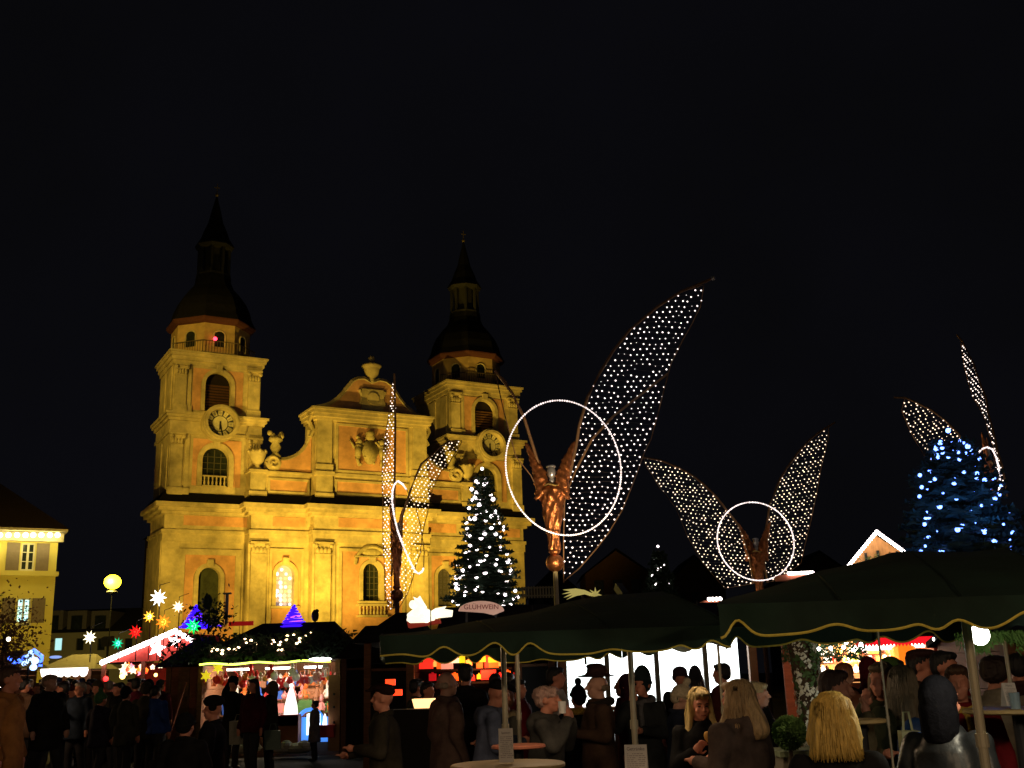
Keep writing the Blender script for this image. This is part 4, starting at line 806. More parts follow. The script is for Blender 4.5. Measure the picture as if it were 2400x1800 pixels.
# star stall with light edged gable
YS = 31.0; sx0 = at(240, 1600, YS).x; sx1 = at(438+140, 1600, YS).x-1.1; ap = at(414, 1479, YS)
sz = at(240, 1553, YS).z; redw = mat('red_painted_board', (.35, .03, .02), .7, var=.2)
ss = thing('star_stall', 'red gabled star stall with a bright bulb edge left of the plank hut', 'stall', (ap.x, YS, 0))
wl_ = ap.x-sx0; m = MB(); m.prism([(-wl_, sz), (-wl_*.05, sz), (1.2, sz), (1.2, at(437, 1492, YS).z), (0, ap.z-.05)], 0, .06); m.build('gable_board', redw, ss)
m = MB(); m.add([(-wl_-.15, -.15, sz-.03), (0, -.15, ap.z), (0, 3.2, ap.z), (-wl_-.15, 3.2, sz-.03)], [(0, 1, 2, 3)]); m.add([(0, -.15, ap.z), (wl_*.7, -.15, ap.z-(ap.z-sz)*.7), (wl_*.7, 3.2, ap.z-(ap.z-sz)*.7), (0, 3.2, ap.z)], [(0, 1, 2, 3)]); m.build('roof', darkroof, ss)
for x in (-wl_, -wl_*.45, 0, 1.0): m = MB(); m.box(x-.05, x+.05, 0, .1, 0, sz); m.build('post', wood2, ss)
m = MB(); m.box(-wl_, 1.1, 2.6, 2.7, 0, sz); m.build('back_wall', redw, ss); m = MB(); m.box(-wl_, 1.1, .1, .6, .9, .95); m.build('counter', wood, ss)
lamp('POINT', 'star_stall_lamp', (ap.x-1.2, YS+.8, sz-.3), 18, (1, .45, .2), .1)
lsn = thing('light_string', 'zigzag row of fat white bulbs along the star stall gable', 'lights', (ap.x, YS-.12, 0)); proto = None
for i in range(30):
    t_ = i/23
    p = (-wl_*(1-t_), 0, sz+(ap.z-sz)*t_) if t_ <= 1 else ((t_-1)*23*.12, 0, ap.z-(t_-1)*23*.07)
    if proto is None: mb = MB(); mb.ell((0, 0, 0), .07, 8, 6); proto = mb.build('bulb', glow('fat_bulb', (1, .86, .84), 12), lsn); o = proto
    else: o = dup(proto, lsn)
    o.location = p
m = MB(); m.tube([(-wl_, .05, sz), (0, .05, ap.z), (.8, .05, ap.z-.45)], .012, 4); m.build('cable', cable, lsn)
for px, py, sc, lb in ((368, 1519, .25, 'white five-pointed star on the red gable, larger and lower'), (409, 1503, .20, 'white five-pointed star on the red gable near its apex')):
    o = disp('gable_star', starm(sc, sc*.45, 5, .05), glow('white_star', (1, .9, .88), 7), px, py, YS-.2, lb, 'star'); o.rotation_euler[1] = R(12)
lamp('POINT', 'gable_star_light', at(368, 1519, YS-.5), 3.5, (1, .2, .1), .15); lamp('POINT', 'gable_star_light', at(405, 1503, YS-.5), 2.5, (1, .2, .1), .15)
# many-pointed paper stars
def mstar(px, py, r, Y, colr, core, st, lb, stc=7, pole=True, n=None):
    p = at(px, py, Y); t_ = thing('paper_star', lb, 'star', p); m = MB(); k = 22
    dirs = [Vector((math.sin(2*pi*j/9+.2), -.15, math.cos(2*pi*j/9+.2))) for j in range(9)]+[Vector((.55*math.sin(2*pi*j/7), -.8, .55*math.cos(2*pi*j/7))) for j in range(7)]+[Vector((.55*math.sin(2*pi*j/5), .8, .55*math.cos(2*pi*j/5))) for j in range(5)]
    for i, d in enumerate(dirs):
        d = d.normalized(); u = d.cross(Vector((.3, .2, .9))).normalized()*r*.19; w_ = d.cross(u).normalized()*r*.19; o = d*r*.3; L = r*(1.0 if i < 9 else .8)
        m.add([o+u, o+w_, o-u, o-w_, d*L], [(0, 1, 4), (1, 2, 4), (2, 3, 4), (3, 0, 4)])
    m.build('points', glow('star_'+lb.split()[0], colr, st), t_); m = MB(); m.ell((0, 0, 0), r*.42, 10, 8); m.build('core', glow('core_'+lb.split()[0], core, stc), t_)
    m = MB(); m.tube([(0, .05, r*.3), (0, .05, r*1.0+.1), (0, .9, r+.25)], .008, 4); 
    if pole: m.tube([(0, .1, 0), (0, .1, -(p.z-2.4))], .015, 5)
    m.build('hanger', blackm, t_)
YT = 30.0
mstar(372, 1401, 0.243, YT, (1, .95, .8), (1, 1, .95), 4, 'white many-pointed star, topmost of the star cluster')
mstar(418, 1422, .17, YT, (1, .6, .35), (1, .85, .7), 3, 'peach-white small star right of the topmost white star')
mstar(350, 1445, .17, YT, (1, .42, .03), (1, .8, .3), 3, 'amber small star left of the big orange star')
mstar(383, 1458, 0.216, YT, (1, .20, .01), (1, .55, .05), 2.2, 'orange large star above the light-edged gable', 3)
mstar(318, 1481, 0.198, YT, (1, .01, .01), (1, .06, .03), 1.2, 'red star glowing dully left of the gable', 1.6)
mstar(211, 1494, .19, YT, (1, .85, .5), (1, .95, .8), 3.5, 'cream star farthest left of the star cluster')
mstar(276, 1508, .17, YT, (0, .55, .25), (.2, .85, 1), 1.2, 'cyan and green star standing left of the gable bulbs', 3)
mstar(453, 1468, 0.225*.87, 26.0, (.0, .8, .12), (.15, 1, .6), 1.5, 'green many-pointed star before the purple wire tree', 2.5)
# far left market: white-lit stall, blue-lit stall, neon sign
for px0, px1, Y, pyt, lb, c, st in ((105, 212, 44, 1568, 'distant stall with a white glowing awning edge behind the crowd', (1, .88, .8), 3), (-30, 25, 36, 1565, 'bright white-lit stall cut by the left picture edge', (1, .9, .7), 2.5)):
    a = at(px0, pyt, Y); b_ = at(px1, pyt, Y); s_ = stall('market_stall', lb, a.x, b_.x, Y, 2, a.z, a.z+.55, mat('pale_awning', (.12, .11, .09), .8), wood, 'hip', .3, (.9, None))
    m = MB(); w_ = (b_.x-a.x)/2; m.tube([(-w_, -.3, a.z-.08), (w_, -.3, a.z-.08)], .10, 6)
    for i in range(6): m.ell((-w_+w_*2*(i+.5)/6, -.3, a.z-.2), (.16, .06, .14), 8, 6)
    m.build('light_row', glow('white_row', c, st), s_); lamp('POINT', 'stall_lamp', ((a.x+b_.x)/2, Y+.5, a.z-.3), 35 if px0 > 0 else 160, (1, .75, .5), .15)
m = MB(); m.ell((0, 0, 0), (.85, .06, .1), 16, 6); disp('neon_sign', m, glow('blue_neon', (.02, .35, 1), 3), 189, 1543, 60, 'horizontal blue neon sign on the building above the white awning', 'neon sign')
m = MB(); m.ell((0, 0, 0), (.35, .05, .08), 12, 6); disp('neon_sign', m, glow('pale_blue_sign', (.3, .45, 1), .9), 130, 1540, 60, 'short faint blue sign left of the long blue neon', 'neon sign')
cr3 = thing('blue_star_light', 'blue-white glowing comet light above the crowd at the far left', 'light', at(68, 1547, 34)); m = MB(); [m.ell((x_, 0, z_), (r_, .06, r_*.8), 9, 6) for x_, z_, r_ in ((0, .05, .16), (.17, -.03, .14), (.05, .22, .1), (-.12, -.1, .1), (.15, -.22, .12))]
m.build('core', glow('blue_white', (.45, .65, 1), 2.2), cr3); m = MB(); m.tube([(-.62, 0, .08), (-.45, 0, -.05), (-.3, 0, -.02), (-.1, 0, .1)], .07, 6); m.tube([(.1, 0, .3), (.38, 0, .1), (.36, 0, -.2)], .06, 6); m.build('tail', glow('blue_tail', (.06, .15, 1), 4), cr3); m = MB(); m.beam((0, 0, -.2), (0, 0, -2.5), .05); m.build('pole', blackm, cr3)
for px, py, r, lb in ((26, 1641, .05, 'small white bulb glowing among the crowd at the far left'), (2, 1600, .09, 'upper white lamp at the left picture edge'), (36, 1683, .03, 'tiny greenish light below the far left bulb'), (20, 1498, .04, 'tiny warm light in the leafy tree at the left edge'), (248, 1591, .07, 'red round lamp at the star stall post'), (287, 1585, .08, 'amber lamp in the star stall, left of the white ones'), (365, 1582, .05, 'yellow small lamp near the plank hut corner')):
    m = MB(); m.ell((0, 0, 0), r, 10, 7); Yq = 22 if px < 100 else 31; c = (1, .02, .02) if 'red' in lb else (1, .6, .15) if ('amber' in lb or 'yellow' in lb) else (1, .9, .8)
    if px < 40 and r > .04: lamp('POINT', 'small_lamp_light', at(px+6, py, Yq-.4), 12, (1, .6, .3), .05)
    disp('small_lamp', m, glow('sl_%d' % px, c, 6), px, py, Yq, lb, 'lamp')
rnd = random.Random(4)
for i in range(22):
    px = 285+rnd.random()*95; py = 1560+rnd.random()*16; cn = rnd.choice(['red', 'orange', 'white', 'pink']); p = at(px, py, YS+.3)
    c = {'red': (1, .04, .02), 'orange': (1, .2, .02), 'white': (1, .75, .5), 'pink': (1, .2, .3)}[cn]; m = starm(rnd.uniform(.06, .13), .05, 5, .04); o = m.build('lit_star', glow('lit_'+cn, c, 2.2)); o.location = p; tag(o, 'small %s lit star hanging in the star stall' % cn, 'star', 'small %s lit stars in the star stall' % cn)
# ================================================================== red lantern stall, white stall, right stall
YR = 17.5
a = at(962, 1600, YR); b_ = at(1215, 1600, YR); zt_ = at(1100, 1528, YR).z
rs = stall('lantern_stall', 'stall with shelves of red and yellow glowing lanterns under the canopy', a.x, b_.x, YR, 1.9, zt_+.1, zt_+.16, darkroof, mat('black_board', (.012, .01, .009), .9), 'x', .2, (.95, None))
w_ = (b_.x-a.x)/2
for z in (at(1100, 1567, YR+1).z, at(1100, 1598, YR+1).z): m = MB(); m.box(-w_+.1, w_-.1, .8, 1.2, z-.03, z); m.build('shelf', mat('black_board', (.012, .01, .009), .9), rs)
LB = [(1005, 1541, 24, 17, 'red'), (999, 1559, 30, 12, 'red'), (1020, 1554, 8, 12, 'amber'), (1060, 1547, 30, 9, 'cream'), (1048, 1560, 26, 11, 'pink'), (1083, 1544, 13, 14, 'lime'), (1099, 1555, 14, 15, 'amber'), (1127, 1543, 22, 12, 'yellow'), (1124, 1557, 15, 13, 'orange'), (1142, 1550, 12, 30, 'red'), (1157, 1545, 24, 10, 'yellow'), (1157, 1556, 22, 14, 'orange'), (1168, 1554, 10, 10, 'amber'), (1199, 1543, 18, 11, 'yellow'), (1190, 1583, 14, 20, 'orange'), (1145, 1580, 34, 20, 'red'), (1123, 1585, 10, 8, 'yellow'), (1108, 1588, 10, 10, 'red'), (1014, 1586, 16, 14, 'dark red')]
LB += [(x_, y_, w_x, 14, c_) for x_, y_, w_x, c_ in ((1040, 1588, 20, 'red'), (1066, 1586, 16, 'orange'), (1088, 1588, 12, 'amber'), (1172, 1586, 14, 'red'), (1205, 1586, 10, 'dark red'), (1030, 1558, 12, 'orange'), (1112, 1544, 10, 'red'), (1178, 1543, 12, 'orange'))]
LC = {'red': ((1, .03, .015), 1.0), 'amber': ((1, .45, .08), 1.1), 'cream': ((1, .75, .5), 1.0), 'pink': ((.9, .4, .3), .55), 'lime': ((.6, .7, .02), .6), 'yellow': ((1, .55, .02), 1.1), 'orange': ((1, .12, .01), 1.1), 'dark red': ((.6, .01, .02), .35)}
for i, (px, py, w3, h3, cn) in enumerate(LB):
    p = at(px, py, YR+.95); s3 = (YR+.95)/2552/2; m = MB(); W3, H3 = w3*s3, h3*s3; m.lathe([(W3*1.3, -H3), (W3*1.41, -H3*.9), (W3*1.41, H3*.9), (W3*1.3, H3)], n=4, a0=pi/4); m.box(-W3*.3, W3*.3, -W3*.3, W3*.3, H3, H3+.02); m.box(-W3, W3, -W3, W3, -H3-.015, -H3)
    o = m.build('glass_lantern', glow('lantern_'+cn.replace(' ', '_'), *LC[cn])); o.location = p; tag(o, '%s glowing lantern box on the dark lantern stall shelf' % cn, 'lantern', '%s glowing lanterns in the lantern stall' % cn)
lamp('POINT', 'lantern_stall_light', (a.x+w_*1.3, YR+.5, zt_-.2), 30, (1, .25, .08), .1)
p = at(992, 1650, 14); m = MB(); m.add([(-.11, 0, -.05), (.11, 0, -.05), (.13, 0, .06), (-.14, 0, .06), (-.11, .3, -.05), (.11, .3, -.05), (.13, .3, .06), (-.14, .3, .06)], [(0, 1, 2, 3), (7, 6, 5, 4), (0, 3, 7, 4), (1, 5, 6, 2), (3, 2, 6, 7), (0, 4, 5, 1)])
tb = m.build('lit_tray', glow('hot_tray', (1, .55, .22), 2.2)); tb.location = p; tag(tb, 'brightly lit warm food tray on a small dark counter', 'tray')
m = MB(); m.box(-.5, .5, 0, .5, 0, p.z-.06); o = m.build('small_counter', mat('black_board', (.012, .01, .009), .9)); o.location = (p.x, 14, 0); tag(o, 'dark counter under the lit food tray', 'counter')
for px, py, w3, lb in ((915, 1599, .05, 'red glowing heater lamp above the dark coated visitor'), (930, 1623, .055, 'red glowing panel right below the red heater lamp')):
    m = MB(); m.box(-w3, w3, -.02, .02, -.03, .03); disp('heater_lamp', m, glow('heater_red', (1, .05, .01), 2), px, py, 11.6, lb, 'heater')
# white stall
YW = 17.0; a = at(1318, 1600, YW); b_ = at(1768, 1600, YW); ztp = at(1540, 1495, YW).z
wm = mat('white_panel', (.8, .82, .82), .7, var=0); ws = stall('food_stall', 'brilliantly white lit food stall with dark uprights behind the crowd', a.x, b_.x, YW, 2.2, ztp+.15, ztp+.5, darkroof, mat('dark_red_board', (.05, .02, .015), .8), 'x', .15, (at(1500, 1655, YW).z, None), back=wm, left=False, right=False)
w_ = (b_.x-a.x)/2
zb_ = at(1500, 1660, YW).z
for j in range(5):
    xa = -w_+.08+j*(2*w_-.16)/5; m = MB(); m.box(xa+.01, xa+(2*w_-.16)/5-.01, .62, .70, zb_, ztp); m.build('lit_panel', glow('cold_white_panel', (.93, 1, 1), 2.6), ws)
for px in (1424, 1541, 1656): p = at(px, 1580, YW-.05); m = MB(); m.box(p.x-(a.x+w_)-.035, p.x-(a.x+w_)+.035, -.05, .03, 0, ztp+.1); m.build('upright', mat('grey_upright', (.10, .10, .08), .6), ws)
for px in (1321, 1766): p = at(px, 1580, YW-.05); m = MB(); m.box(p.x-(a.x+w_)-.05, p.x-(a.x+w_)+.05, -.07, .03, 0, ztp+.1); m.build('corner_post', mat('brown_corner', (.16, .09, .05), .7), ws)
mb_ = thing('menu_board', 'white lit menu board with faint lines of writing at the left of the white stall', 'menu board', (at(1370, 1580, YW+.3).x, YW+.35, 0))
m = MB(); m.box(-.33, .33, 0, .03, at(1370, 1650, YW).z, ztp); m.build('panel', glow('menu_panel', (.9, 1, .98), 2.0), mb_)
rnd = random.Random(31); k = 0
z = ztp-.08
while z > at(1370, 1645, YW).z:
    x = -.3
    while x < .2:
        L = rnd.uniform(.06, .2); m = MB(); m.box(x, x+L, -.008, -.001, z, z+.012); m.build('text_line', mat('grey_print', (.35, .5, .5), .8, var=0, emit=(.5, .8, .8), st=.6), mb_); x += L+rnd.uniform(.04, .25)
    z -= .062
for j in range(3): lamp('POINT', 'food_stall_lamp', (a.x+w_*(.4+.6*j), YW+.35, ztp-.1), 22, (.92, 1, 1), .2)
m = MB(); m.tube([(-w_+.2, .35, ztp+.02), (w_-.2, .35, ztp+.02)], .03, 6); m.build('ceiling_tube', glow('cold_tube', (.95, 1, 1), 8), ws)
# right stall: bottles, red roof lining
YB = 16.0; a = at(1915, 1600, YB); b_ = at(2205, 1600, YB); zq = at(2080, 1500, YB).z
bs = stall('drinks_stall', 'warm white and orange lit drinks stall with red valance behind the right crowd', a.x, b_.x, YB, 2, zq+.15, zq+.5, darkroof, wood2, 'x', .15, (at(2000, 1590, YB).z, None), left=False)
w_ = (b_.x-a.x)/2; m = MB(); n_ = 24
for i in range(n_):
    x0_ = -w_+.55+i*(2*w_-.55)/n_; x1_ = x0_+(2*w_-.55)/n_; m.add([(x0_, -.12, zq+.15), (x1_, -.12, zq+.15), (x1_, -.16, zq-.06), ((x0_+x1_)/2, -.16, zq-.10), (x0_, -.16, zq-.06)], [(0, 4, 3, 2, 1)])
m.build('red_valance', mat('red_cloth', (.6, .02, .03), .8, emit=(1, .01, .02), st=.9), bs)  # the cloth's lit red is put into the material as emission
for r_, py in enumerate((1532, 1550, 1574)):
    z = at(2050, py, YB+.55).z; m = MB(); m.box(-w_+.1, w_-.1, .45, .7, z-.02, z); m.build('shelf', wood, bs)
    for i in range(26):
        if rnd.random() < .15: continue
        c = rnd.choice([('amber', (1, .4, .08), 1.4), ('white', (1, .85, .65), 2.6), ('white', (1, .85, .65), 2.6), ('lime', (.6, .8, .1), .8), ('red', (.8, .05, .03), .5), ('brown', (.12, .04, .02), .05)])
        m = MB(); m.lathe([(.035, 0), (.04, .02), (.04, .07), (.015, .09), (.015, .11)], n=8); o = m.build('bottle', glow('bottle_'+c[0], c[1], c[2])); o.location = (a.x+.2+i*(2*w_-.4)/25, YB+.55, z); tag(o, '%s bottle on the drinks stall shelf' % c[0], 'bottle', '%s bottles in the drinks stall' % c[0])
m = MB(); m.box(-w_+.1, w_-.1, .8, .88, .9, zq+.1); m.build('lit_back', glow('warm_back', (1, .42, .14), 1.3), bs)
m = MB(); m.tube([(-w_*.3, .2, zq-.1), (w_-.1, .2, zq-.07)], .05, 6); m.build('ceiling_tube', glow('warm_tube', (1, .85, .7), 8), bs)
for j in range(2): lamp('POINT', 'drinks_stall_lamp', (a.x+w_*(.7+.8*j), YB+.4, zq-.2), 80, (1, .65, .35), .15)
m = MB(); m.lathe([(.16, 0), (.18, .05), (.18, .34), (.05, .42)], n=14); disp('orange_barrel', m, glow('orange_barrel_glow', (1, .22, .01), 1.0), 2122, 1574, YB+.2, 'orange glowing cask on the drinks stall counter', 'cask')
# garland & bulbs left of the drinks stall
gq = thing('garland', 'dark green garland with round white bulbs left of the drinks stall', 'garland', (at(1935, 1500, 14).x, 14, 0)); m = MB(); rnd = random.Random(6)
for i in range(900):
    v_ = Vector((rnd.uniform(-.55, .5), rnd.uniform(-.1, .1), at(1935, rnd.uniform(1500, 1548), 14).z)); d = Vector((rnd.uniform(-.07, .07), rnd.uniform(-.05, .05), rnd.uniform(-.06, .03))); e = Vector((0, 0, .015)); m.add([v_-e, v_+d, v_+e], [(0, 1, 2)])
m.build('fir_sprigs', mat('green_sprigs', (.05, .10, .03), .8, var=.4), gq, kind='stuff'); proto = None
for px, py in ((1885, 1520), (1919, 1521), (1947, 1519), (1977, 1517), (1930, 1504), (1962, 1504), (1983, 1506), (2018, 1510), (2190, 1498)):
    q = at(px, py, 13.85)-Vector(gq.location)
    if proto is None: mb = MB(); mb.ell((0, 0, 0), .024, 8, 6); proto = mb.build('bulb', glow('garland_white', (1, .92, .85), 10), gq); o = proto
    else: o = dup(proto, gq)
    o.location = q
# ================================================================== things above the canopies
q = thing('gluehwein_sign', 'pale pink half-round GLÜHWEIN sign above the green canopy', 'sign', at(1128, 1428, 19)); q.rotation_euler = (0, R(1.5), 0)
q.name = 'mulled_wine_sign'
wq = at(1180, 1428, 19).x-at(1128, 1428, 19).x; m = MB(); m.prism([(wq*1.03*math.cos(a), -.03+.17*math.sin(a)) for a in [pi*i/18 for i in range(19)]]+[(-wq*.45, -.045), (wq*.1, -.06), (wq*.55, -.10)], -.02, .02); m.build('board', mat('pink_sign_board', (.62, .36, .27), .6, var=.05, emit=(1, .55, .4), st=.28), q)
tx = bpy.data.curves.new('lettering', 'FONT'); tx.body = 'GLÜHWEIN'; tx.size = .115; tx.align_x = 'CENTER'; tx.extrude = .004
to = bpy.data.objects.new('lettering', tx); COL.objects.link(to); to.parent = q; to.location = (0, -.026, .0); to.rotation_euler = (pi/2, 0, 0); tx.materials.append(mat('red_letters', (.35, .02, .02), .6, var=0))
for x in (-.25, .25): m = MB(); m.beam((x, .04, -.05), (x, .04, -.9), .04); m.build('strut', blackm, q)
hq = at(1120, 1462, 20); stall('mulled_wine_hut', 'dark roofed hut carrying the half-round pink sign', at(1040, 1500, 20).x, at(1290, 1500, 20).x, 20, 2.5, 2.35, at(1120, 1428, 21).z, darkroof, mat('black_board', (.012, .01, .009), .9), 'x', .2, (1.9, None))
cs = thing('comet_star', 'pale yellow flat comet with a streaked tail above the canopy', 'comet sign', at(1365, 1390, 16)); m = MB(); s3 = 16/2552
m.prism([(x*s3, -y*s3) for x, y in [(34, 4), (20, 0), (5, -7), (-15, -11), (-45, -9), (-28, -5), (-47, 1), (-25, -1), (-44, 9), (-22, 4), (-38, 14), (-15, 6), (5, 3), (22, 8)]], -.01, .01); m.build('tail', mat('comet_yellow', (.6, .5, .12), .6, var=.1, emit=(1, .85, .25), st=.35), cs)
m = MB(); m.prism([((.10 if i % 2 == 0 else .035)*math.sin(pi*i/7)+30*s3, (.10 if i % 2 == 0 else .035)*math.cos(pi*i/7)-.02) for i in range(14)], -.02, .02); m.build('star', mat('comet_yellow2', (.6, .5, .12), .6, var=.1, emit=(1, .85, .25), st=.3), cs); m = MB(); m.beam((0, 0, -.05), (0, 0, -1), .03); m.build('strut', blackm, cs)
m = MB()
fq = thing('picket_fence', 'dim row of pale pickets on a roof terrace right of the lit fir', 'fence', at(1262, 1402, 34))
for i in range(12): m = MB(); x = -.5+i*.09; m.box(x, x+.05, -.01, .01, 0, .36); m.build('picket', mat('dim_picket', (.3, .28, .17), .8), fq)
for z in (.06, .3): m = MB(); m.box(-.53, .6, .012, .03, z, z+.04); m.build('rail', mat('dim_picket', (.3, .28, .17), .8), fq)
# white lit angel figure
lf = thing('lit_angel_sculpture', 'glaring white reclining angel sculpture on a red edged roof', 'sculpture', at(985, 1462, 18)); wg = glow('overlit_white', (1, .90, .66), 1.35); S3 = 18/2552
m = MB(); V = lambda x, y, d=0: Vector(((x-985)*S3, d, (1462-y)*S3))
m.cap(V(965, 1452), .08, V(1000, 1447), .11); m.cap(V(1000, 1447), .11, V(1015, 1450), .07); m.cap(V(978, 1440), .10, V(985, 1426), .08); m.cap(V(985, 1426), .06, V(975, 1414), .05); m.ell(V(968, 1418), (.06, .06, .07)); m.cap(V(990, 1430), .05, V(1012, 1440), .04); m.cap(V(975, 1432), .045, V(960, 1442), .04)
m.build('body', wg, lf, True)
m = MB(); m.prism([((x-985)*S3, (1462-y)*S3) for x, y in [(985, 1436), (975, 1412), (968, 1400), (978, 1404), (984, 1398), (992, 1412), (1000, 1425)]], .05, .09); m.build('wing', wg, lf); m = MB(); m.prism([((x-985)*S3, (1462-y)*S3) for x, y in [(1000, 1440), (1020, 1428), (1045, 1424), (1040, 1430), (1060, 1434), (1058, 1448), (1030, 1450), (1010, 1452)]], .02, .06); m.build('wing', wg, lf)
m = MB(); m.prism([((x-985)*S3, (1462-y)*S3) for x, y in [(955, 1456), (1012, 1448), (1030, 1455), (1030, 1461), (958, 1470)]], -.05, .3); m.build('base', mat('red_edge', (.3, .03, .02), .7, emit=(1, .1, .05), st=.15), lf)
m = MB(); m.tube([(.4, .1, .05), (.5, .1, .22), (.42, .1, .4), (.48, .1, .55)], [.09, .1, .08, .05], 8); 
# light-edged gable hut on the right
YH = 28.0; ga = at(2052, 1249, YH); gl_ = at(1990, 1326, YH); gr_ = at(2130, 1311, YH)
gh = thing('gable_hut', 'timber gable hut outlined with white bulbs above the right canopy', 'hut', (ga.x, YH, 0), -math.atan2(ga.x, YH)); wl3 = ga.x-gl_.x; wr3 = gr_.x-ga.x; zb3 = gl_.z-.4
m = MB(); m.prism([(-wl3, gl_.z-.35), (wr3, gl_.z-.35), (wr3, gr_.z), (0, ga.z-.06), (-wl3, gl_.z)], 0, .1); m.build('gable', mat('lit_larch_boards', (.42, .2, .06), .8, var=.3, scale=3, vscale=(6, 1, 1)), gh)
m = MB(); m.box(-wl3+.1, wr3-.1, .1, 3, 0, gl_.z-.3); m.build('wall', wood, gh)
for x, h in ((-.3, .3), (0, .34), (.35, .26), (.02, 0)):
    if h: m = MB(); m.box(x-.035, x+.035, -.03, -.001, gl_.z+.02, gl_.z+.02+h); m.build('window_slit', darkglass, gh)
m = MB(); m.add([(-wl3-.12, -.2, gl_.z-.08), (0, -.2, ga.z), (0, 3.2, ga.z), (-wl3-.12, 3.2, gl_.z-.08)], [(0, 1, 2, 3)]); m.add([(0, -.2, ga.z), (wr3+.12, -.2, gr_.z-.08), (wr3+.12, 3.2, gr_.z-.08), (0, 3.2, ga.z)], [(0, 1, 2, 3)]); m.build('roof', darkroof, gh)
l3 = thing('light_string', 'white bulbs along both rafters of the timber gable hut', 'lights', (ga.x-.05, YH-.25, 0), -math.atan2(ga.x, YH)); proto = None
for i in range(31):
    t_ = i/14; p = (-wl3*(1-t_), 0, gl_.z+(ga.z-gl_.z)*t_) if t_ <= 1 else (wr3*(t_-1)*14/16, 0, ga.z-(ga.z-gr_.z)*(t_-1)*14/16)
    if proto is None: mb = MB(); mb.ell((0, 0, 0), .045, 8, 6); proto = mb.build('bulb', glow('fat_bulb', (1, .86, .84), 12), l3); o = proto
    else: o = dup(proto, l3)
    o.location = p
lamp('POINT', 'gable_wash', (ga.x, YH-1.2, gl_.z-.1), 30, (1, .7, .3), .1)
m = MB(); rnd = random.Random(9)
for i in range(350):
    v_ = Vector((rnd.gauss(0, .22), rnd.uniform(-.1, .1), rnd.gauss(0, .08))); d = Vector((rnd.uniform(-.06, .06), rnd.uniform(-.04, .04), rnd.uniform(-.05, .05))); e = Vector((.01, 0, .02)); m.add([v_-e, v_+d, v_+e], [(0, 1, 2)])
o = m.build('bush', mat('pale_sprigs', (.14, .2, .08), .8)); o.location = at(2055, 1318, YH-.5); tag(o, 'small pale green bush in front of the timber gable', 'bush')
for x0_, x1_, py, Y, n_, lb in ((1848, 1905, 1343, 30, 16, 'straight row of white bulbs on a low red roof right of the ring angel'), (1662, 1688, 1404, 26, 4, 'short row of four bulbs above the canopy join')):
    l4 = thing('light_string', lb, 'lights', at((x0_+x1_)/2, py, Y)); hl_ = (x1_-x0_)/2*Y/2552*.97; proto = None
    for i in range(n_):
        if proto is None: mb = MB(); mb.ell((0, 0, 0), .045, 8, 6); proto = mb.build('bulb', glow('fat_bulb', (1, .86, .84), 12), l4); o = proto
        else: o = dup(proto, l4)
        o.location = (-hl_+2*hl_*i/(n_-1), 0, 0)
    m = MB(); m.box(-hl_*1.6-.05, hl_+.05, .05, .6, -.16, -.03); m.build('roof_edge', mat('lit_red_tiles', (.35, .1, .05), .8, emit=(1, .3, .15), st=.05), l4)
    m = MB(); m.beam((0, .3, -.1), (0, .3, -at(x0_, py, Y).z), .08); m.build('post', blackm, l4)
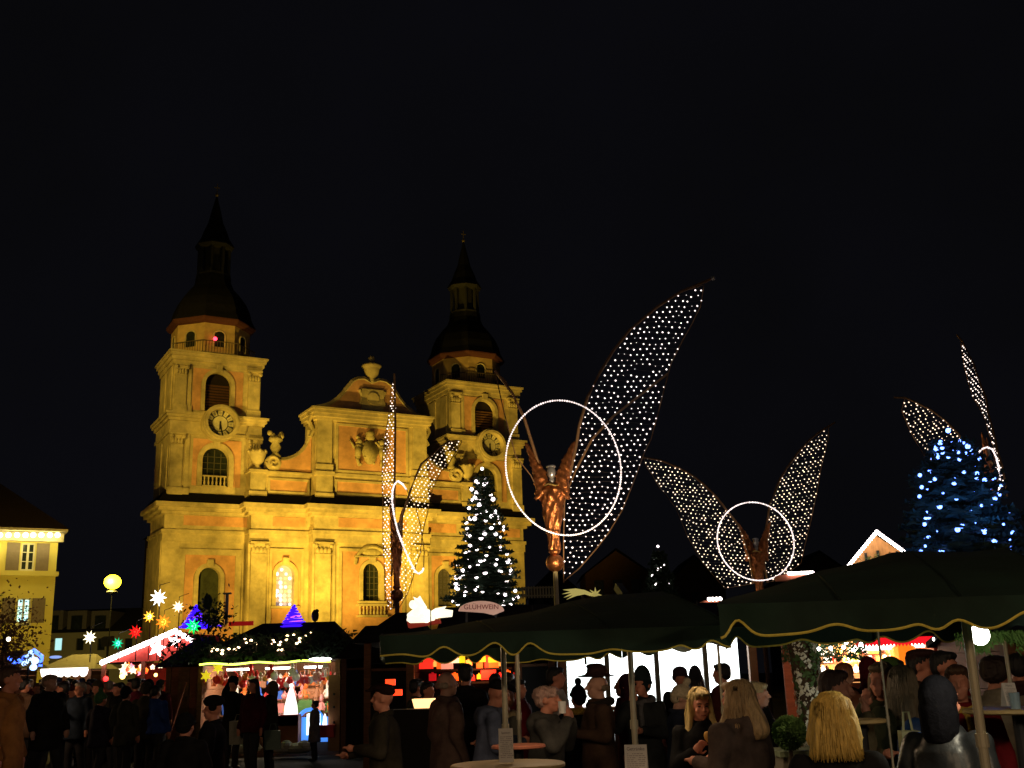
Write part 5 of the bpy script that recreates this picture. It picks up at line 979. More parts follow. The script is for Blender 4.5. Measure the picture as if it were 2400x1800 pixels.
# ================================================================== green canopies
def canopy(label, px0, px1, Yf, Yb, zb, ridge, seed, rear=True, sl=0, tr=.005):
    root = thing('canopy', label, 'canopy', (0, 0, 0)); xa = at(px0, 1530, Yf).x; xb = at(px1, 1500, Yf).x; ze = zb+.13; N_ = 40
    yr = (Yf+Yb)/2; m = MB(); vs = []; rows = 9
    for j in range(rows):
        t_ = j/(rows-1); y = Yf+(Yb-Yf)*t_
        for i in range(N_+1):
            x = xa+(xb-xa)*i/N_; u = 1-abs(2*t_-1); zr = ridge(x, xa, xb)
            vs.append((x+sl*(y-Yf), y, ze+(zr-ze)*(u**.8)+.006*math.sin(i*.45+j*.5)*u))
    m.add(vs, [(j*(N_+1)+i, j*(N_+1)+i+1, (j+1)*(N_+1)+i+1, (j+1)*(N_+1)+i) for j in range(rows-1) for i in range(N_)]); m.build('roof', green, root, True)
    m = MB(); nse = max(3, int((xb-xa)/.62))
    for q in range(nse+1):
        x = xa+(xb-xa)*(q+.0)/nse; m.tube([(x+sl*(Yf+(Yb-Yf)*t_-Yf), Yf+(Yb-Yf)*t_, ze+.004+(ridge(x, xa, xb)-ze)*((1-abs(2*t_-1))**.8)) for t_ in [j/16 for j in range(9)]], .006, 4)
    m.build('seams', green, root, kind='stuff')
    rnd = random.Random(seed)
    for nm, y in (('front_valance', Yf-.01), ('rear_valance', Yb+.01)) if rear else (('front_valance', Yf-.01),):
        m = MB(); gm2 = MB(); K = int((xb-xa)/.018); top = []; bot = []
        ph = 0; per = .36*(Yf/7)**.5; vals = []
        for i in range(K+1):
            x = xa+(xb-xa)*i/K; k = x/per; c = .5-.5*math.cos(2*pi*(k+.26*math.sin(k*1.7+seed)+.12*math.sin(k*4.1))); irr = .62+.38*math.sin(k*1.3+seed*2)
            z = zb+.075*(c**1.2)*irr-.008*math.sin(x*3); yy = y-.03*math.sin(x*9+seed)-.015*math.sin(x*23)
            xs_ = x+sl*(y-Yf); top.append((xs_, y, ze+.012)); bot.append((xs_, yy, z))
        m.add(top+bot, [(i, i+1, K+2+i, K+1+i) for i in range(K)]); o = m.build(nm, green, root, True)
        gm2.tube([Vector(b_)-Vector((0, .006, 0)) for b_ in bot], tr*(.8+.35*math.sin(seed)), 5); gm2.build('gold_trim', gold, o)
    for x in (xa, xb):
        m = MB(); k = 24; T = []; B_ = []
        for i in range(k+1): t_ = i/k; y = Yf+(Yb-Yf)*t_; T.append((x+sl*(y-Yf), y, ze+.01+(0 if x == xa else 0)+(ridge(x, xa, xb)-ze)*((1-abs(2*t_-1))**.8))); B_.append((x+sl*(y-Yf), y, zb+.05*(.5-.5*math.cos(t_*pi*6))))
        m.add(T+B_, [(i, i+1, k+2+i, k+1+i) for i in range(k)]); m.build('side_valance', green, root)
    return root
canopy('long dark green market canopy with wavy gold trimmed valance, left and lower', 890, 1712, 7.0, 10.4, 1.825, lambda x, a, b: 2.04+.26*min(1, max(0, (x-a)/((b-a)*.80)))**1.35, 1, sl=-.11)
canopy('nearer dark green canopy with gold trimmed valance filling the right side', 1692, 2560, 4.9, 7.4, 1.835, lambda x, a, b: 2.06+.24*min(1, max(0, (x-a)/((b-a)*.6)))**.9, 2, sl=.19, tr=.0052)
def pole(px, pyb, Y, r, ztop, lb, base=True):
    p = at(px, pyb, Y); o = thing('canopy_pole', lb, 'pole', (p.x, Y, 0)); m = MB(); m.tube([(0, 0, 0), (0, 0, ztop)], r, 12); m.build('tube', steel, o); m = MB(); m.lathe([(r*1.35, -.03), (r*1.35, .03)], (0, 0, 1.35), 12); m.build('sleeve', steel, o)
    m = MB(); m.lathe([(.24, 0), (.24, .05), (.05, .09)], n=16); m.build('foot', blackm, o)
pole(1183, 1640, 7.9, .019, 1.99, 'beige canopy pole rising behind the menu card on the round table')
pole(1214, 1600, 10.1, .019, 1.95, 'thinner beige canopy pole just right of the table pole')
pole(1483, 1640, 7.9, .0205, 1.99, 'beige canopy pole rising behind the second menu card')
pole(1687, 1570, 10.1, .013, 1.95, 'thin pale rear canopy pole in front of the white stall')
pole(2289, 1640, 5.25, .022, 2.0, 'thick leaning-looking beige pole beside the glaring bulb')
pole(2362, 1560, 7.2, .012, 1.9, 'thin beige pole behind the right hand menu card')
pole(2062, 1520, 7.3, .008, 1.95, 'very thin pole before the drinks stall')
# hanging bulb under the right canopy
p = at(2296, 1488, 5.5); hb = thing('hanging_lamp', 'glaring white bulb hanging under the right canopy', 'lamp', p); m = MB(); m.ell((0, 0, 0), (.046, .046, .05), 16, 10); m.build('bulb', glow('glaring_bulb', (1, .98, .88), 25), hb, True); m = MB(); m.lathe([(.02, .045), (.025, .09)], n=10); m.tube([(0, 0, .09), (0, 0, .25)], .004, 4); m.build('socket', blackm, hb)
lamp('POINT', 'hanging_lamp_light', (p.x-.02, 5.42, p.z-.06), 14, (1, .88, .62), .06)
# plain bulbs under the left canopy (hidden behind its valance)
for i, px in enumerate((1010, 1250, 1450, 1640)):
    q = at(px, 1500, 8.6); o = thing('canopy_bulb', 'small bulb hung high under the left canopy, number out of sight behind the valance', 'lamp', (q.x, 8.6, 2.02), 0, 'bulbs hung high under the left canopy'); m = MB(); m.ell((0, 0, 0), .03, 8, 6); m.build('bulb', glow('soft_bulb', (1, .75, .45), 4), o); m = MB(); m.tube([(0, 0, .03), (0, 0, .2)], .004, 4); m.build('wire', blackm, o)
    o['label'] = 'small warm bulb hung high under the left green canopy'; lamp('POINT', 'canopy_bulb_light', (q.x, 8.6, 1.97), 9, (1, .7, .42), .04)
# garland by the lamp
rnd = random.Random(12); m = MB()
gq = thing('garland', 'green fir garland hanging right of the glaring bulb', 'garland', (at(2350, 1490, 6.2).x, 6.2, 0))
for i in range(1500):
    px = rnd.uniform(2255, 2460); py = 1478+rnd.random()**1.3*(30+20*math.sin(px*.05)); v_ = at(px, py, 6.2)-Vector(gq.location)+Vector((0, rnd.uniform(-.08, .12), 0)); d = Vector((rnd.uniform(-.035, .035), rnd.uniform(-.03, .03), -rnd.uniform(0, .05))); e = Vector((.004, 0, .004)); m.add([v_-e, v_+d, v_+e], [(0, 1, 2)])
m.build('fir_sprigs', mat('lit_fir_green', (.07, .15, .03), .7, var=.4), gq, kind='stuff')
# reddish wall of a stall at the right edge
a = at(2372, 1600, 12); b_ = at(2600, 1600, 12); stall('wooden_stall', 'dim red-brown plank stall at the right picture edge', a.x, b_.x, 12, 2, 2.0, 2.2, darkroof, wood2, 'x', .1, (1.9, None))
# ================================================================== tables, menu cards
def table(px, pyc, Y, r, h, lb, topm):
    p = at(px, pyc, Y); t_ = thing('standing_table', lb, 'table', (p.x, Y, 0)); m = MB(); m.lathe([(r-.02, h-.03), (r, h-.022), (r, h-.006), (r-.008, h)], n=48); m.build('table_top', topm, t_); m = MB(); m.lathe([(.04, .05), (.04, h-.03)], n=12); m.build('column', blackm, t_); m = MB(); m.lathe([(.26, 0), (.26, .03), (.06, .06)], n=24); m.build('foot', blackm, t_); return t_, p
ttop = mat('tan_table_top', (.40, .28, .13), .45, var=.12, scale=8)
zt1 = at(1190, 1789, 7.5).z
t1, p1 = table(1190, 1789, 7.5, .375, zt1, 'round tan standing table at the bottom edge with a menu card', ttop)
def menu(px, pyb, pyt, wpx, Y, rz, lb, title):
    p = at(px, pyb, Y); H = at(px, pyt, Y).z-p.z; w_ = wpx*Y/2552/2; mc = thing('menu_card', lb, 'menu card', p, rz); mm = mat('menu_paper', (.55, .50, .46), .5, var=.06, scale=12)
    m = MB(); m.add([(-w_, -.03, 0), (w_, -.03, 0), (w_, 0, H), (-w_, 0, H), (w_, .04, 0), (-w_, .04, 0)], [(0, 1, 2, 3), (3, 2, 4, 5), (0, 5, 4, 1)]); m.build('card', mm, mc)
    c = bpy.data.curves.new('heading', 'FONT'); c.body = title; c.size = w_*.42; c.align_x = 'CENTER'; o = bpy.data.objects.new('heading', c); COL.objects.link(o); o.parent = mc; o.location = (0, -.006, H*.84); o.rotation_euler = (math.atan2(H, .03), 0, 0); c.materials.append(mat('menu_ink', (.1, .08, .09), .8, var=0))
    rn = random.Random(px); z = H*.74; ink = mat('menu_ink_grey', (.24, .2, .2), .8, var=0)
    while z > H*.08:
        x = -w_*.8; m = MB(); k = 0
        while x < w_*.75:
            L = rn.uniform(.1, .3)*w_
            if rn.random() < .8: y = -.03*(1-z/H)-.0015; m.add([(x, y, z), (x+L, y, z), (x+L, y+.0004, z+H*.018), (x, y+.0004, z+H*.018)], [(0, 1, 2, 3)]); k = 1
            x += L+w_*.06
        if k: m.build('text_line', ink, mc, kind='stuff')
        z -= H*.055
    return mc
menu(1187, 1786, 1707, 32, 7.42, R(4), 'upright white menu card standing on the round tan table', 'Speisen')
t2, p2 = table(1500, 1830, 7.2, .3, at(1500, 1830, 7.2).z, 'round standing table just below the frame under the second menu card', ttop)
menu(1494, 1830, 1745, 50, 7.0, R(-14), 'larger tilted white menu card at the bottom edge', 'Getränke')
t3, p3 = table(2385, 1659, 7.0, .32, at(2385, 1659, 7.0).z, 'light wood standing table at the right edge', mat('pale_table_top', (.5, .36, .16), .5))
menu(2370, 1655, 1600, 32, 6.9, R(8), 'white menu card on the light table at the right edge', 'Menu')
table(1215, 1745, 9.3, .22, at(1215, 1745, 9.3).z, 'small reddish standing table behind the round tan table', mat('red_table_top', (.45, .16, .10), .5))
table(2015, 1685, 7.2, .16, at(2015, 1685, 7.2).z, 'small pale standing table behind the blonde woman', mat('pale_table_top', (.5, .36, .16), .5))
# planter bench with ball shrub, frosted trunk
a = at(1832, 1762, 9.0); b_ = at(1945, 1762, 9.0); pl_ = thing('planter_bench', 'pale grey planter wall below the ball shrub', 'planter', ((a.x+b_.x)/2, 9, 0)); hb_ = (b_.x-a.x)/2
m = MB(); m.box(-hb_, hb_, 0, .5, 0, a.z-.04); m.build('wall', mat('pale_concrete', (.3, .27, .2), .85, bump=.2), pl_); m = MB(); m.box(-hb_-.02, hb_+.02, -.02, .52, a.z-.04, a.z); m.build('coping', mat('green_tinged_coping', (.25, .3, .18), .85), pl_)
q = at(1872, 1722, 8.6); bl_ = thing('ball_shrub', 'clipped green ball shrub left of the blonde woman', 'shrub', (q.x, 8.9, 0)); m = MB(); rnd = random.Random(2)
for i in range(2600):
    d = Vector((rnd.gauss(0, 1), rnd.gauss(0, 1), rnd.gauss(0, 1))).normalized(); v_ = d*.12*rnd.uniform(.85, 1.05); t_ = d.cross(Vector((rnd.random(), rnd.random(), rnd.random()))).normalized()*.008; m.add([v_-t_, v_+t_, v_+t_*.5+d*.018], [(0, 1, 2)])
m.ell((0, 0, 0), .105, 12, 8)
o = m.build('foliage', mat('ball_green', (.09, .18, .05), .8, var=.4, scale=20), bl_); o.location = (0, 0, q.z); m = MB(); m.tube([(0, 0, 0), (0, 0, q.z)], .015, 6); m.build('stem', bark, bl_)
q = at(1893, 1600, 10.5); tr = thing('wrapped_trunk', 'tree trunk wrapped in pale frosted fabric and leaves', 'tree', (q.x, 10.5, 0)); m = MB()
m.tube([(-.03, 0, 0), (.02, 0, .7), (.0, 0, 1.3), (-.06, 0, 2.0), (-.1, 0, 2.3)], [.13, .12, .11, .10, .09], 10); m.build('trunk', bark, tr, True)
m = MB(); g2 = MB(); rnd = random.Random(14)
for i in range(1500):
    z = rnd.uniform(1.0, 2.0); a = rnd.uniform(-pi, pi); rr = .118+rnd.uniform(0, .02); v_ = Vector((.01-.04*(z-1.3)+rr*math.cos(a), rr*math.sin(a), z)); k = rnd.uniform(.008, .026)
    on = noise.noise(Vector((a*1.3, z*6, 3.1))) > -.05; t1_ = Vector((-math.sin(a), math.cos(a), rnd.uniform(-.6, .6)))*k; t2_ = Vector((rnd.uniform(-.4, .4), rnd.uniform(-.4, .4), 1))*k*rnd.uniform(.5, 1.2)
    (m if on else g2).add([v_-t1_, v_-t2_, v_+t1_*rnd.uniform(.6, 1), v_+t2_], [(0, 1, 2, 3)])
m.build('frosted_patches', mat('frost_white', (.62, .66, .58), .8, var=.3, scale=30), tr); g2.build('ivy_leaves', mat('ivy', (.06, .12, .04), .8), tr)
lamp('SPOT', 'trunk_spot', (q.x+.5, 9.6, .5), 16, (1, 1, .85), .05, (q.x, 10.5, 1.45), 45)
# market lamp post on the viewer's side
for x, y, z, e, lb in ((-3.2, -3.5, 4.2, 620, 'market lamp post behind the viewer on the left'), (4.6, -2.5, 4.0, 330, 'market lamp post behind the viewer on the right')):
    lp = thing('lamp_post', lb, 'lamp post', (x, y, 0)); m = MB(); m.tube([(0, 0, 0), (0, 0, z-.15)], .05, 8); m.build('pole', blackm, lp); m = MB(); m.ell((0, 0, z), .16, 12, 8); m.build('globe', glow('post_globe', (1, .7, .4), 6), lp); lamp('POINT', 'lamp_post_light', (x, y+.3, z), e, (1, .68, .40), .2)
# ================================================================== people
skin = mat('skin', (.56, .23, .15), .55, var=.06, scale=20); skin2 = mat('skin_pale', (.60, .33, .24), .55, var=.06, scale=20)
TODO = []
def remesh(o, vox, sm=2): TODO.append((o, vox, sm)); return o
ARM = {'down': ((.245, .03, 1.15), (.255, -.06, .90)), 'hold': ((.25, .0, 1.15), (.10, -.27, 1.18)), 'mouth': ((.25, -.12, 1.20), (.05, -.19, 1.45)), 'up': ((.26, -.12, 1.52), (.17, -.2, 1.80)),
       'fwd': ((.24, -.10, 1.18), (.18, -.40, 1.10)), 'roll': ((.25, -.02, 1.14), (.13, -.28, 1.22)), 'chest': ((.24, -.02, 1.15), (.16, -.27, 1.27)), 'pocket': ((.27, .05, 1.15), (.20, -.08, .95))}
def fingers(m, w, sx, curl=.5, up=None):
    w = Vector(w); d = (up or Vector((0, -.75, .45))).normalized(); side = Vector((-sx, .1, 0)); side = (side-d*side.dot(d)).normalized(); nrm = d.cross(side)*(-sx)
    m.cap(w, .028, w+d*.05, .036, 8); m.ell(w+d*.06, (.038, .03, .04), 10, 6)
    for k, L in enumerate((.062, .072, .068, .052)):
        b0 = w+d*.085+side*(.028-.019*k); k1 = b0+d*L*.5+nrm*(.012*curl); k2 = k1+d*L*.32*(1-curl*.6)-nrm*(L*.5*curl); m.cap(b0, .0105, k1, .0098, 6); m.cap(k1, .0098, k2, .0085, 6)
    t0 = w+d*.03+side*.032; t1 = t0+side*.03+d*.025-nrm*.01; m.cap(t0, .013, t1, .011, 6); m.cap(t1, .011, t1+d*.03-side*.008-nrm*.012, .0095, 6)
def person(px, pyt, Y, face, label, coat=(.02, .02, .02), hem=.72, hat=None, hatc=(.03, .03, .03), hair=None, hairc=(.05, .03, .02), arms=('down', 'down'), pants=(.02, .02, .025), sk=None,
           fine=False, lean=0, tilt=0, collar=None, hood=None, extra=None, H=None, rough=.85, step=.0, wide=1.0, eyes=False, zmin=None):
    top = at(px, pyt, Y); hx = {'beanie': .045, 'pom': .11, 'brim': .13, 'flat': .03, 'hood': .05, 'furhat': .07, 'tall': .10}.get(hat, .015 if hair else 0)
    h = (H or top.z)/(1.755+hx)
    if zmin and h < zmin: h = zmin
    root = thing('person', label, 'person', (top.x, Y, 0), R(face)); root.scale = (h*wide, h*wide, h)
    hm = Matrix.Rotation(R(tilt), 3, 'X'); hc = Vector((0, 0, 1.52)); hd = lambda x, y, z: hm @ (Vector((x, y, z))-hc)+hc+Vector((0, -lean*1.5, 0))
    def ls(x, y, z): return Vector((x, y-lean*max(0, (z-.9))/.62*1.5, z))
    b_ = MB(); n = 10; E_ = lambda c, r: b_.ell(hd(*c), r, 14, 9, hm)
    E_((0, .012, 1.655), (.076, .094, .098)); E_((0, -.03, 1.585), (.056, .062, .07)); E_((0, -.05, 1.545), (.032, .038, .028)); E_((0, -.07, 1.668), (.055, .022, .014))
    b_.cap(hd(0, -.088, 1.655), .010, hd(0, -.112, 1.615), .0145, 8); E_((0, -.088, 1.572), (.024, .012, .009)); E_((.078, .012, 1.625), (.012, .022, .032)); E_((-.078, .012, 1.625), (.012, .022, .032))
    E_((.04, -.062, 1.60), (.022, .02, .022)); E_((-.04, -.062, 1.60), (.022, .02, .022))
    b_.cap(hd(0, .015, 1.56), .053, ls(0, .025, 1.44), .06, n); b_.ell(ls(0, .01, 1.30), (.15, .10, .16)); b_.ell(ls(0, 0, 1.05), (.135, .10, .18)); b_.ell(ls(0, 0, .92), (.15, .11, .12))
    AW = []
    for sx, an in ((-1, arms[0]), (1, arms[1])):
        e, w = ARM[an]; e = ls(sx*e[0], e[1], e[2]); w = ls(sx*w[0], w[1], w[2]); sh = ls(sx*.175, .01, 1.40)
        b_.cap(sh, .052, e, .04, 8); b_.cap(e, .04, w, .027, 8); AW.append((sh, e, w, sx, an))
        dr = (w-e).normalized(); up_ = {'mouth': Vector((-sx*.2, .25, 1)), 'up': Vector((0, -.2, 1)), 'down': Vector((0, -.1, -1)), 'pocket': Vector((0, -.1, -1)), 'roll': Vector((-sx*.7, -.4, .45)), 'chest': Vector((-sx*.55, -.2, .5))}.get(an, Vector((-sx*.3, -1, .1)))
        fingers(b_, w, sx, .7 if an in ('hold', 'roll', 'mouth', 'chest') else .25, up_)
        stp = step*sx
        b_.cap((sx*.085, 0, .9), .085, (sx*.095, -.02-stp*.5, .5), .055, 8); b_.cap((sx*.095, -.02-stp*.5, .5), .055, (sx*.1, .02-stp, .09), .036, 8); b_.cap((sx*.1, .03-stp, .04), .034, (sx*.105, -.13-stp, .03), .028, 8)
    bo = b_.build('body', sk or skin, root, True); remesh(bo, .0078 if fine else (.011 if Y < 13 else .017), 3)
    # coat
    c = MB(); zs = [(hem, .225, .175), (hem+.02, .23, .18), (.92, .205, .165), (1.08, .185, .15), (1.25, .20, .155), (1.38, .195, .14), (1.45, .13, .105), (1.49, .085, .085)]
    zs = [q for q in zs if q[0] >= hem]; vs = []; N_ = 20
    for z, rx, ry in zs:
        for j in range(N_): a = 2*pi*j/N_; vs.append(ls(rx*math.cos(a), ry*math.sin(a), z))
    c.add(vs, [(i*N_+j, i*N_+(j+1) % N_, (i+1)*N_+(j+1) % N_, (i+1)*N_+j) for i in range(len(zs)-1) for j in range(N_)]+[tuple(range(N_))[::-1], tuple(range((len(zs)-1)*N_, len(zs)*N_))])
    for sh, e, w, sx, an in AW: c.cap(sh, .082, e, .068, 10); c.cap(e, .068, w-(w-e).normalized()*.02, .05, 10)
    c.tube([ls(.072*math.cos(a), .01+.078*math.sin(a), 1.49+.012*math.sin(a)) for a in [2*pi*i/14 for i in range(14)]], .03, 6, True)
    if hood is not None: c.ell(ls(0, .125, 1.41), (.125, .055, .10)); c.tube([ls(.105*math.cos(a), .03+.10*math.sin(a), 1.475+.01*math.sin(a)) for a in [-.6+(pi+1.2)*i/14 for i in range(15)]], .038, 8)
    cm = mat('cloth_%d_%d_%d_%d' % (*[int(x*400) for x in coat], int(rough*10)), coat, rough, var=.45, scale=5, bump=.5, spec=.06 if rough > .6 else .6)
    co_ = c.build('coat', cm, root, True); remesh(co_, .014 if Y < 13 else .022, 2); co_['fold'] = .013
    tr_ = MB()
    for sx in (-1, 1):
        stp = step*sx; tr_.cap((sx*.08, 0, .93), .105, (sx*.095, -.02-stp*.5, .5), .078, 10); tr_.cap((sx*.095, -.02-stp*.5, .5), .078, (sx*.1, .02-stp, .11), .062, 10)
    if Y > 12 or pyt > 1500: o = tr_.build('trousers', mat('trousers_%d' % int(pants[2]*400), pants, .85, var=.2), root, True); remesh(o, .022, 2); o['fold'] = .008
    sh_ = MB()
    for sx in (-1, 1): sh_.ell((sx*.103, -.05-step*sx, .05), (.05, .135, .05), 10, 6)
    for k in (0,): sh_.build('shoes', mat('black_leather', (.02, .018, .016), .5), root, True)
    hmat = mat('hair_%d_%d' % (int(hairc[0]*300), int(hairc[1]*300)), hairc, .55, var=.4, scale=10, bump=.6, vscale=(6, 6, .8), spec=.4)
    hr = MB(); HE = lambda cc_, r: hr.ell(hd(*cc_), r, 14, 9, hm)
    if hair in ('short', 'long', 'bob', 'curly'): HE((0, .03, 1.685), (.088, .098, .085)); HE((0, .055, 1.64), (.084, .07, .085)); HE((0, -.03, 1.725), (.07, .065, .035))
    if hair == 'long':
        for sx in (-1, 1): hr.cap(hd(sx*.075, .01, 1.68), .028, hd(sx*.092, .0, 1.55), .03, 8); hr.cap(hd(sx*.092, .0, 1.55), .03, ls(sx*.12, -.045, 1.40), .035, 8)
        hr.cap(hd(0, .06, 1.64), .078, ls(0, .10 if hood is None else .15, 1.42), .08, 10)
    if hair == 'bob':
        for sx in (-1, 1): hr.cap(hd(sx*.06, .02, 1.70), .05, hd(sx*.09, .015, 1.54), .055, 8)
        hr.cap(hd(0, .05, 1.66), .08, hd(0, .075, 1.53), .085, 10); hr.cap(hd(-.05, .06, 1.6), .07, hd(-.07, .07, 1.5), .06, 8); hr.cap(hd(.05, .06, 1.6), .07, hd(.07, .07, 1.5), .06, 8)
    if hair == 'curly':
        rn = random.Random(px)
        for i in range(40): a = rn.random()*6.28; e = rn.uniform(0, 1.3); hr.ell(hd(.09*math.cos(a)*math.cos(e), .03+.1*math.sin(a)*math.cos(e), 1.67+.085*math.sin(e)), .024, 6, 5)
    if hair == 'fringe':
        for a in [pi*.08+pi*.84*i/9 for i in range(10)]: hr.ell(hd(.078*math.cos(a), .02+.085*math.sin(a), 1.62), (.018, .018, .035), 6, 5)
    if hr.v: o = hr.build('hair', hmat, root, True); remesh(o, .011 if Y < 13 else .016, 2); o['fold'] = .006 if hair != 'bob' else .008; o['strand'] = 1
    if hair in ('bob', 'long') and Y < 9:
        rn = random.Random(int(px)); sm = MB(); pr = [(1.775, .02), (1.765, .055), (1.73, .088), (1.68, .105), (1.61, .112), (1.55, .128), (1.49, .142 if hair == 'bob' else .125)]+([(1.43, .12), (1.37, .11)] if hair == 'long' else [(1.46, .148)])
        for k in range(230):
            a = rn.uniform(-.35, pi+.35); ph = rn.random()*6; cut = rn.uniform(0, .03); pts = []
            for z, r_ in pr: rr = r_*(1+.05*math.sin(ph+z*30)+rn.uniform(-.01, .02)); aa = a+.05*math.sin(z*14+ph); pts.append(hd(rr*math.cos(aa)*.9, .03+rr*math.sin(aa)*.95, z-(cut if z < 1.5 else 0)))
            sm.tube(pts, [.002, .004, .0045, .0045, .0045, .004, .003]+[.002]*(len(pts)-7), 3)
        sm.build('hair_strands', hmat, root, True, kind='stuff')
    hcm = mat('hat_%d_%d_%d' % tuple(int(x*300) for x in hatc), hatc, .9, var=.25, scale=40, bump=.5, spec=.03); ht = MB(); T = lambda cc_, r, n_=16: ht.ell(hd(*cc_), r, n_, 10, hm)
    if hat in ('beanie', 'pom', 'tall'):
        T((0, .028, 1.688), (.094, .112, .108 if hat != 'tall' else .155)); T((0, .06, 1.625), (.082, .07, .075)); ht.tube([hd(.091*math.cos(a), .02+.108*math.sin(a), 1.668-.03*math.sin(a)) for a in [2*pi*i/20 for i in range(20)]], .017, 6, True)
        if hat == 'pom': T((0, .03, 1.835), (.045, .045, .045), 10)
    if hat == 'flat': T((0, -.005, 1.738), (.10, .125, .04)); T((0, -.12, 1.715), (.065, .06, .012)); T((0, .04, 1.70), (.088, .09, .05))
    if hat == 'furhat': T((0, .01, 1.74), (.105, .125, .08)); T((.085, .02, 1.67), (.03, .05, .05)); T((-.085, .02, 1.67), (.03, .05, .05))
    if hat == 'hood': T((0, .042, 1.655), (.098, .11, .128)); T((0, .10, 1.66), (.05, .06, .07)); T((0, .05, 1.56), (.10, .10, .13)); ht.cap(hd(0, .06, 1.6), .098, ls(0, .05, 1.47), .10, 12)
    if hat == 'brim':
        T((0, .0, 1.745), (.165, .19, .014), 22); T((0, .01, 1.80), (.088, .10, .075)); T((0, -.02, 1.845), (.075, .075, .03)); ht.tube([hd(.092*math.cos(a), .01+.104*math.sin(a), 1.765) for a in [2*pi*i/20 for i in range(20)]], .012, 6, True)
    if ht.v: o = ht.build('hat', hcm, root, True); remesh(o, .010 if Y < 13 else .016, 1)
    if collar:
        kc = MB(); kc.tube([ls(.10*math.cos(a), .02+.10*math.sin(a), 1.47+.02*math.sin(a)) for a in [2*pi*i/16 for i in range(16)]], .04, 8, True)
        if collar[1] == 'hood': kc.ell(ls(0, .12, 1.42), (.115, .05, .09))
        if collar[1] == 'scarf': kc.cap(ls(.03, -.11, 1.43), .03, ls(.05, -.155, 1.22), .03, 8)
        o = kc.build('scarf' if collar[1] == 'scarf' else 'fur_collar', mat('collar_%d_%d' % (int(collar[0][0]*300), int(collar[0][1]*300)), collar[0], .95, var=.4, scale=30, bump=.8), root, True); remesh(o, .013, 1); o['fold'] = .008
    if eyes:
        for sx in (-1, 1): m = MB(); m.ell(hd(sx*.031, -.079, 1.64), (.013, .006, .0065), 10, 6, hm); m.build('eye', mat('eye_dark', (.02, .012, .01), .3, var=0), root, True); m = MB(); m.tube([hd(sx*.018, -.090, 1.662), hd(sx*.033, -.087, 1.667), hd(sx*.047, -.076, 1.660)], .0035, 5); m.build('eyebrow', mat('brow', (.1, .05, .03), .8), root)
        m = MB(); m.tube([hd(-.02, -.093, 1.572), hd(0, -.099, 1.571), hd(.02, -.093, 1.572)], .004, 5); m.build('mouth', mat('lip_line', (.25, .06, .05), .5), root)
    if extra == 'glasses': m = MB(); m.tube([hd(.082, .0, 1.645), hd(.07, -.085, 1.645)], .003, 4); m.tube([hd(.035+.022*math.cos(a), -.098, 1.64+.018*math.sin(a)) for a in [2*pi*i/10 for i in range(10)]], .003, 4, True); m.tube([hd(-.035+.022*math.cos(a), -.098, 1.64+.018*math.sin(a)) for a in [2*pi*i/10 for i in range(10)]], .003, 4, True); m.build('glasses', mat('steel_rim', (.5, .5, .5), .2, metal=1), root)
    if extra == 'backpack':
        m = MB(); m.ell((0, .22, 1.17), (.155, .09, .25)); m.ell((0, .30, 1.08), (.11, .05, .13)); m.cap((-.11, .2, .98), .05, (.11, .2, .98), .05, 8)
        bp_ = m.build('backpack', mat('blue_nylon', (.015, .05, .16), .5, var=.3, scale=10, bump=.3), None, True); bp_.parent = None
        bp_.matrix_world = Matrix.Translation((top.x, Y, 0)) @ Matrix.Rotation(R(face), 4, 'Z') @ Matrix.Diagonal((h, h, h, 1)); tag(bp_, 'blue nylon backpack on the back of the olive coated woman', 'backpack'); remesh(bp_, .013, 2)
        m = MB(); m.tube([(-.1, .30, 1.19), (0, .335, 1.2), (.1, .30, 1.19)], .006, 4); z_ = m.build('zip', mat('pale_zip', (.35, .4, .5), .4), bp_)
    return root, h
BK = (.012, .012, .013); NAVY = (.02, .025, .045); BR = (.075, .042, .028)
def grp(o, g_): o['group'] = g_
P = person
# --- under the canopies (faces: 0 towards the viewer, 90 to the right, 180 away)
P(1048, 1571, 11.5, 120, 'bald man with glasses in a dark brown coat, left under the canopy', (.10, .065, .055), .55, hair='fringe', hairc=(.4, .3, .22), sk=skin2, extra='glasses', wide=1.06)
P(1142, 1590, 10.6, 100, 'man in black flat cap and slate blue jacket looking down beside the bald man', (.085, .10, .16), .82, 'flat', BK, tilt=22, lean=.04, hood=1, arms=('hold', 'hold'), wide=1.1)
P(1180, 1614, 11.6, -60, 'person with thick cream fur collar behind the table pole', (.16, .15, .12), .7, hair='short', hairc=(.3, .12, .06), collar=((.55, .42, .22), 'hood'), arms=('hold', 'hold'))
P(1215, 1590, 13.6, 60, 'person in a dark red coat behind the thinner left pole', (.20, .018, .025), .7, hair='short', hairc=BK)
P(1092, 1554, 13.8, 170, 'tall black clothed person standing behind the bald man', BK, .7, hair='short', hairc=BK)
P(1160, 1577, 15.0, 180, 'dark head silhouetted against the red lanterns, left of the pole', BK, .7, hair='short', hairc=BK)
P(1192, 1575, 15.2, 160, 'dark person silhouetted against the red lanterns, right of the pole', (.03, .012, .012), .7, hair='short', hairc=BK)
P(1272, 1607, 10.0, 75, 'grey haired woman with pinkish curls and dark grey coat lifting a cup', (.05, .048, .045), .6, hair='curly', hairc=(.42, .26, .22), arms=('mouth', 'mouth'), hood=1, lean=.03, wide=1.12)
P(1303, 1562, 13.8, 80, 'dark haired person in a light grey coat beside the white stall post', (.36, .34, .30), .6, hair='short', hairc=BK)
P(1352, 1591, 12.2, -160, 'child in a black bobble hat with yellow scarf before the menu board', BK, .6, 'pom', BK, collar=((.5, .33, .06), 'fur'))
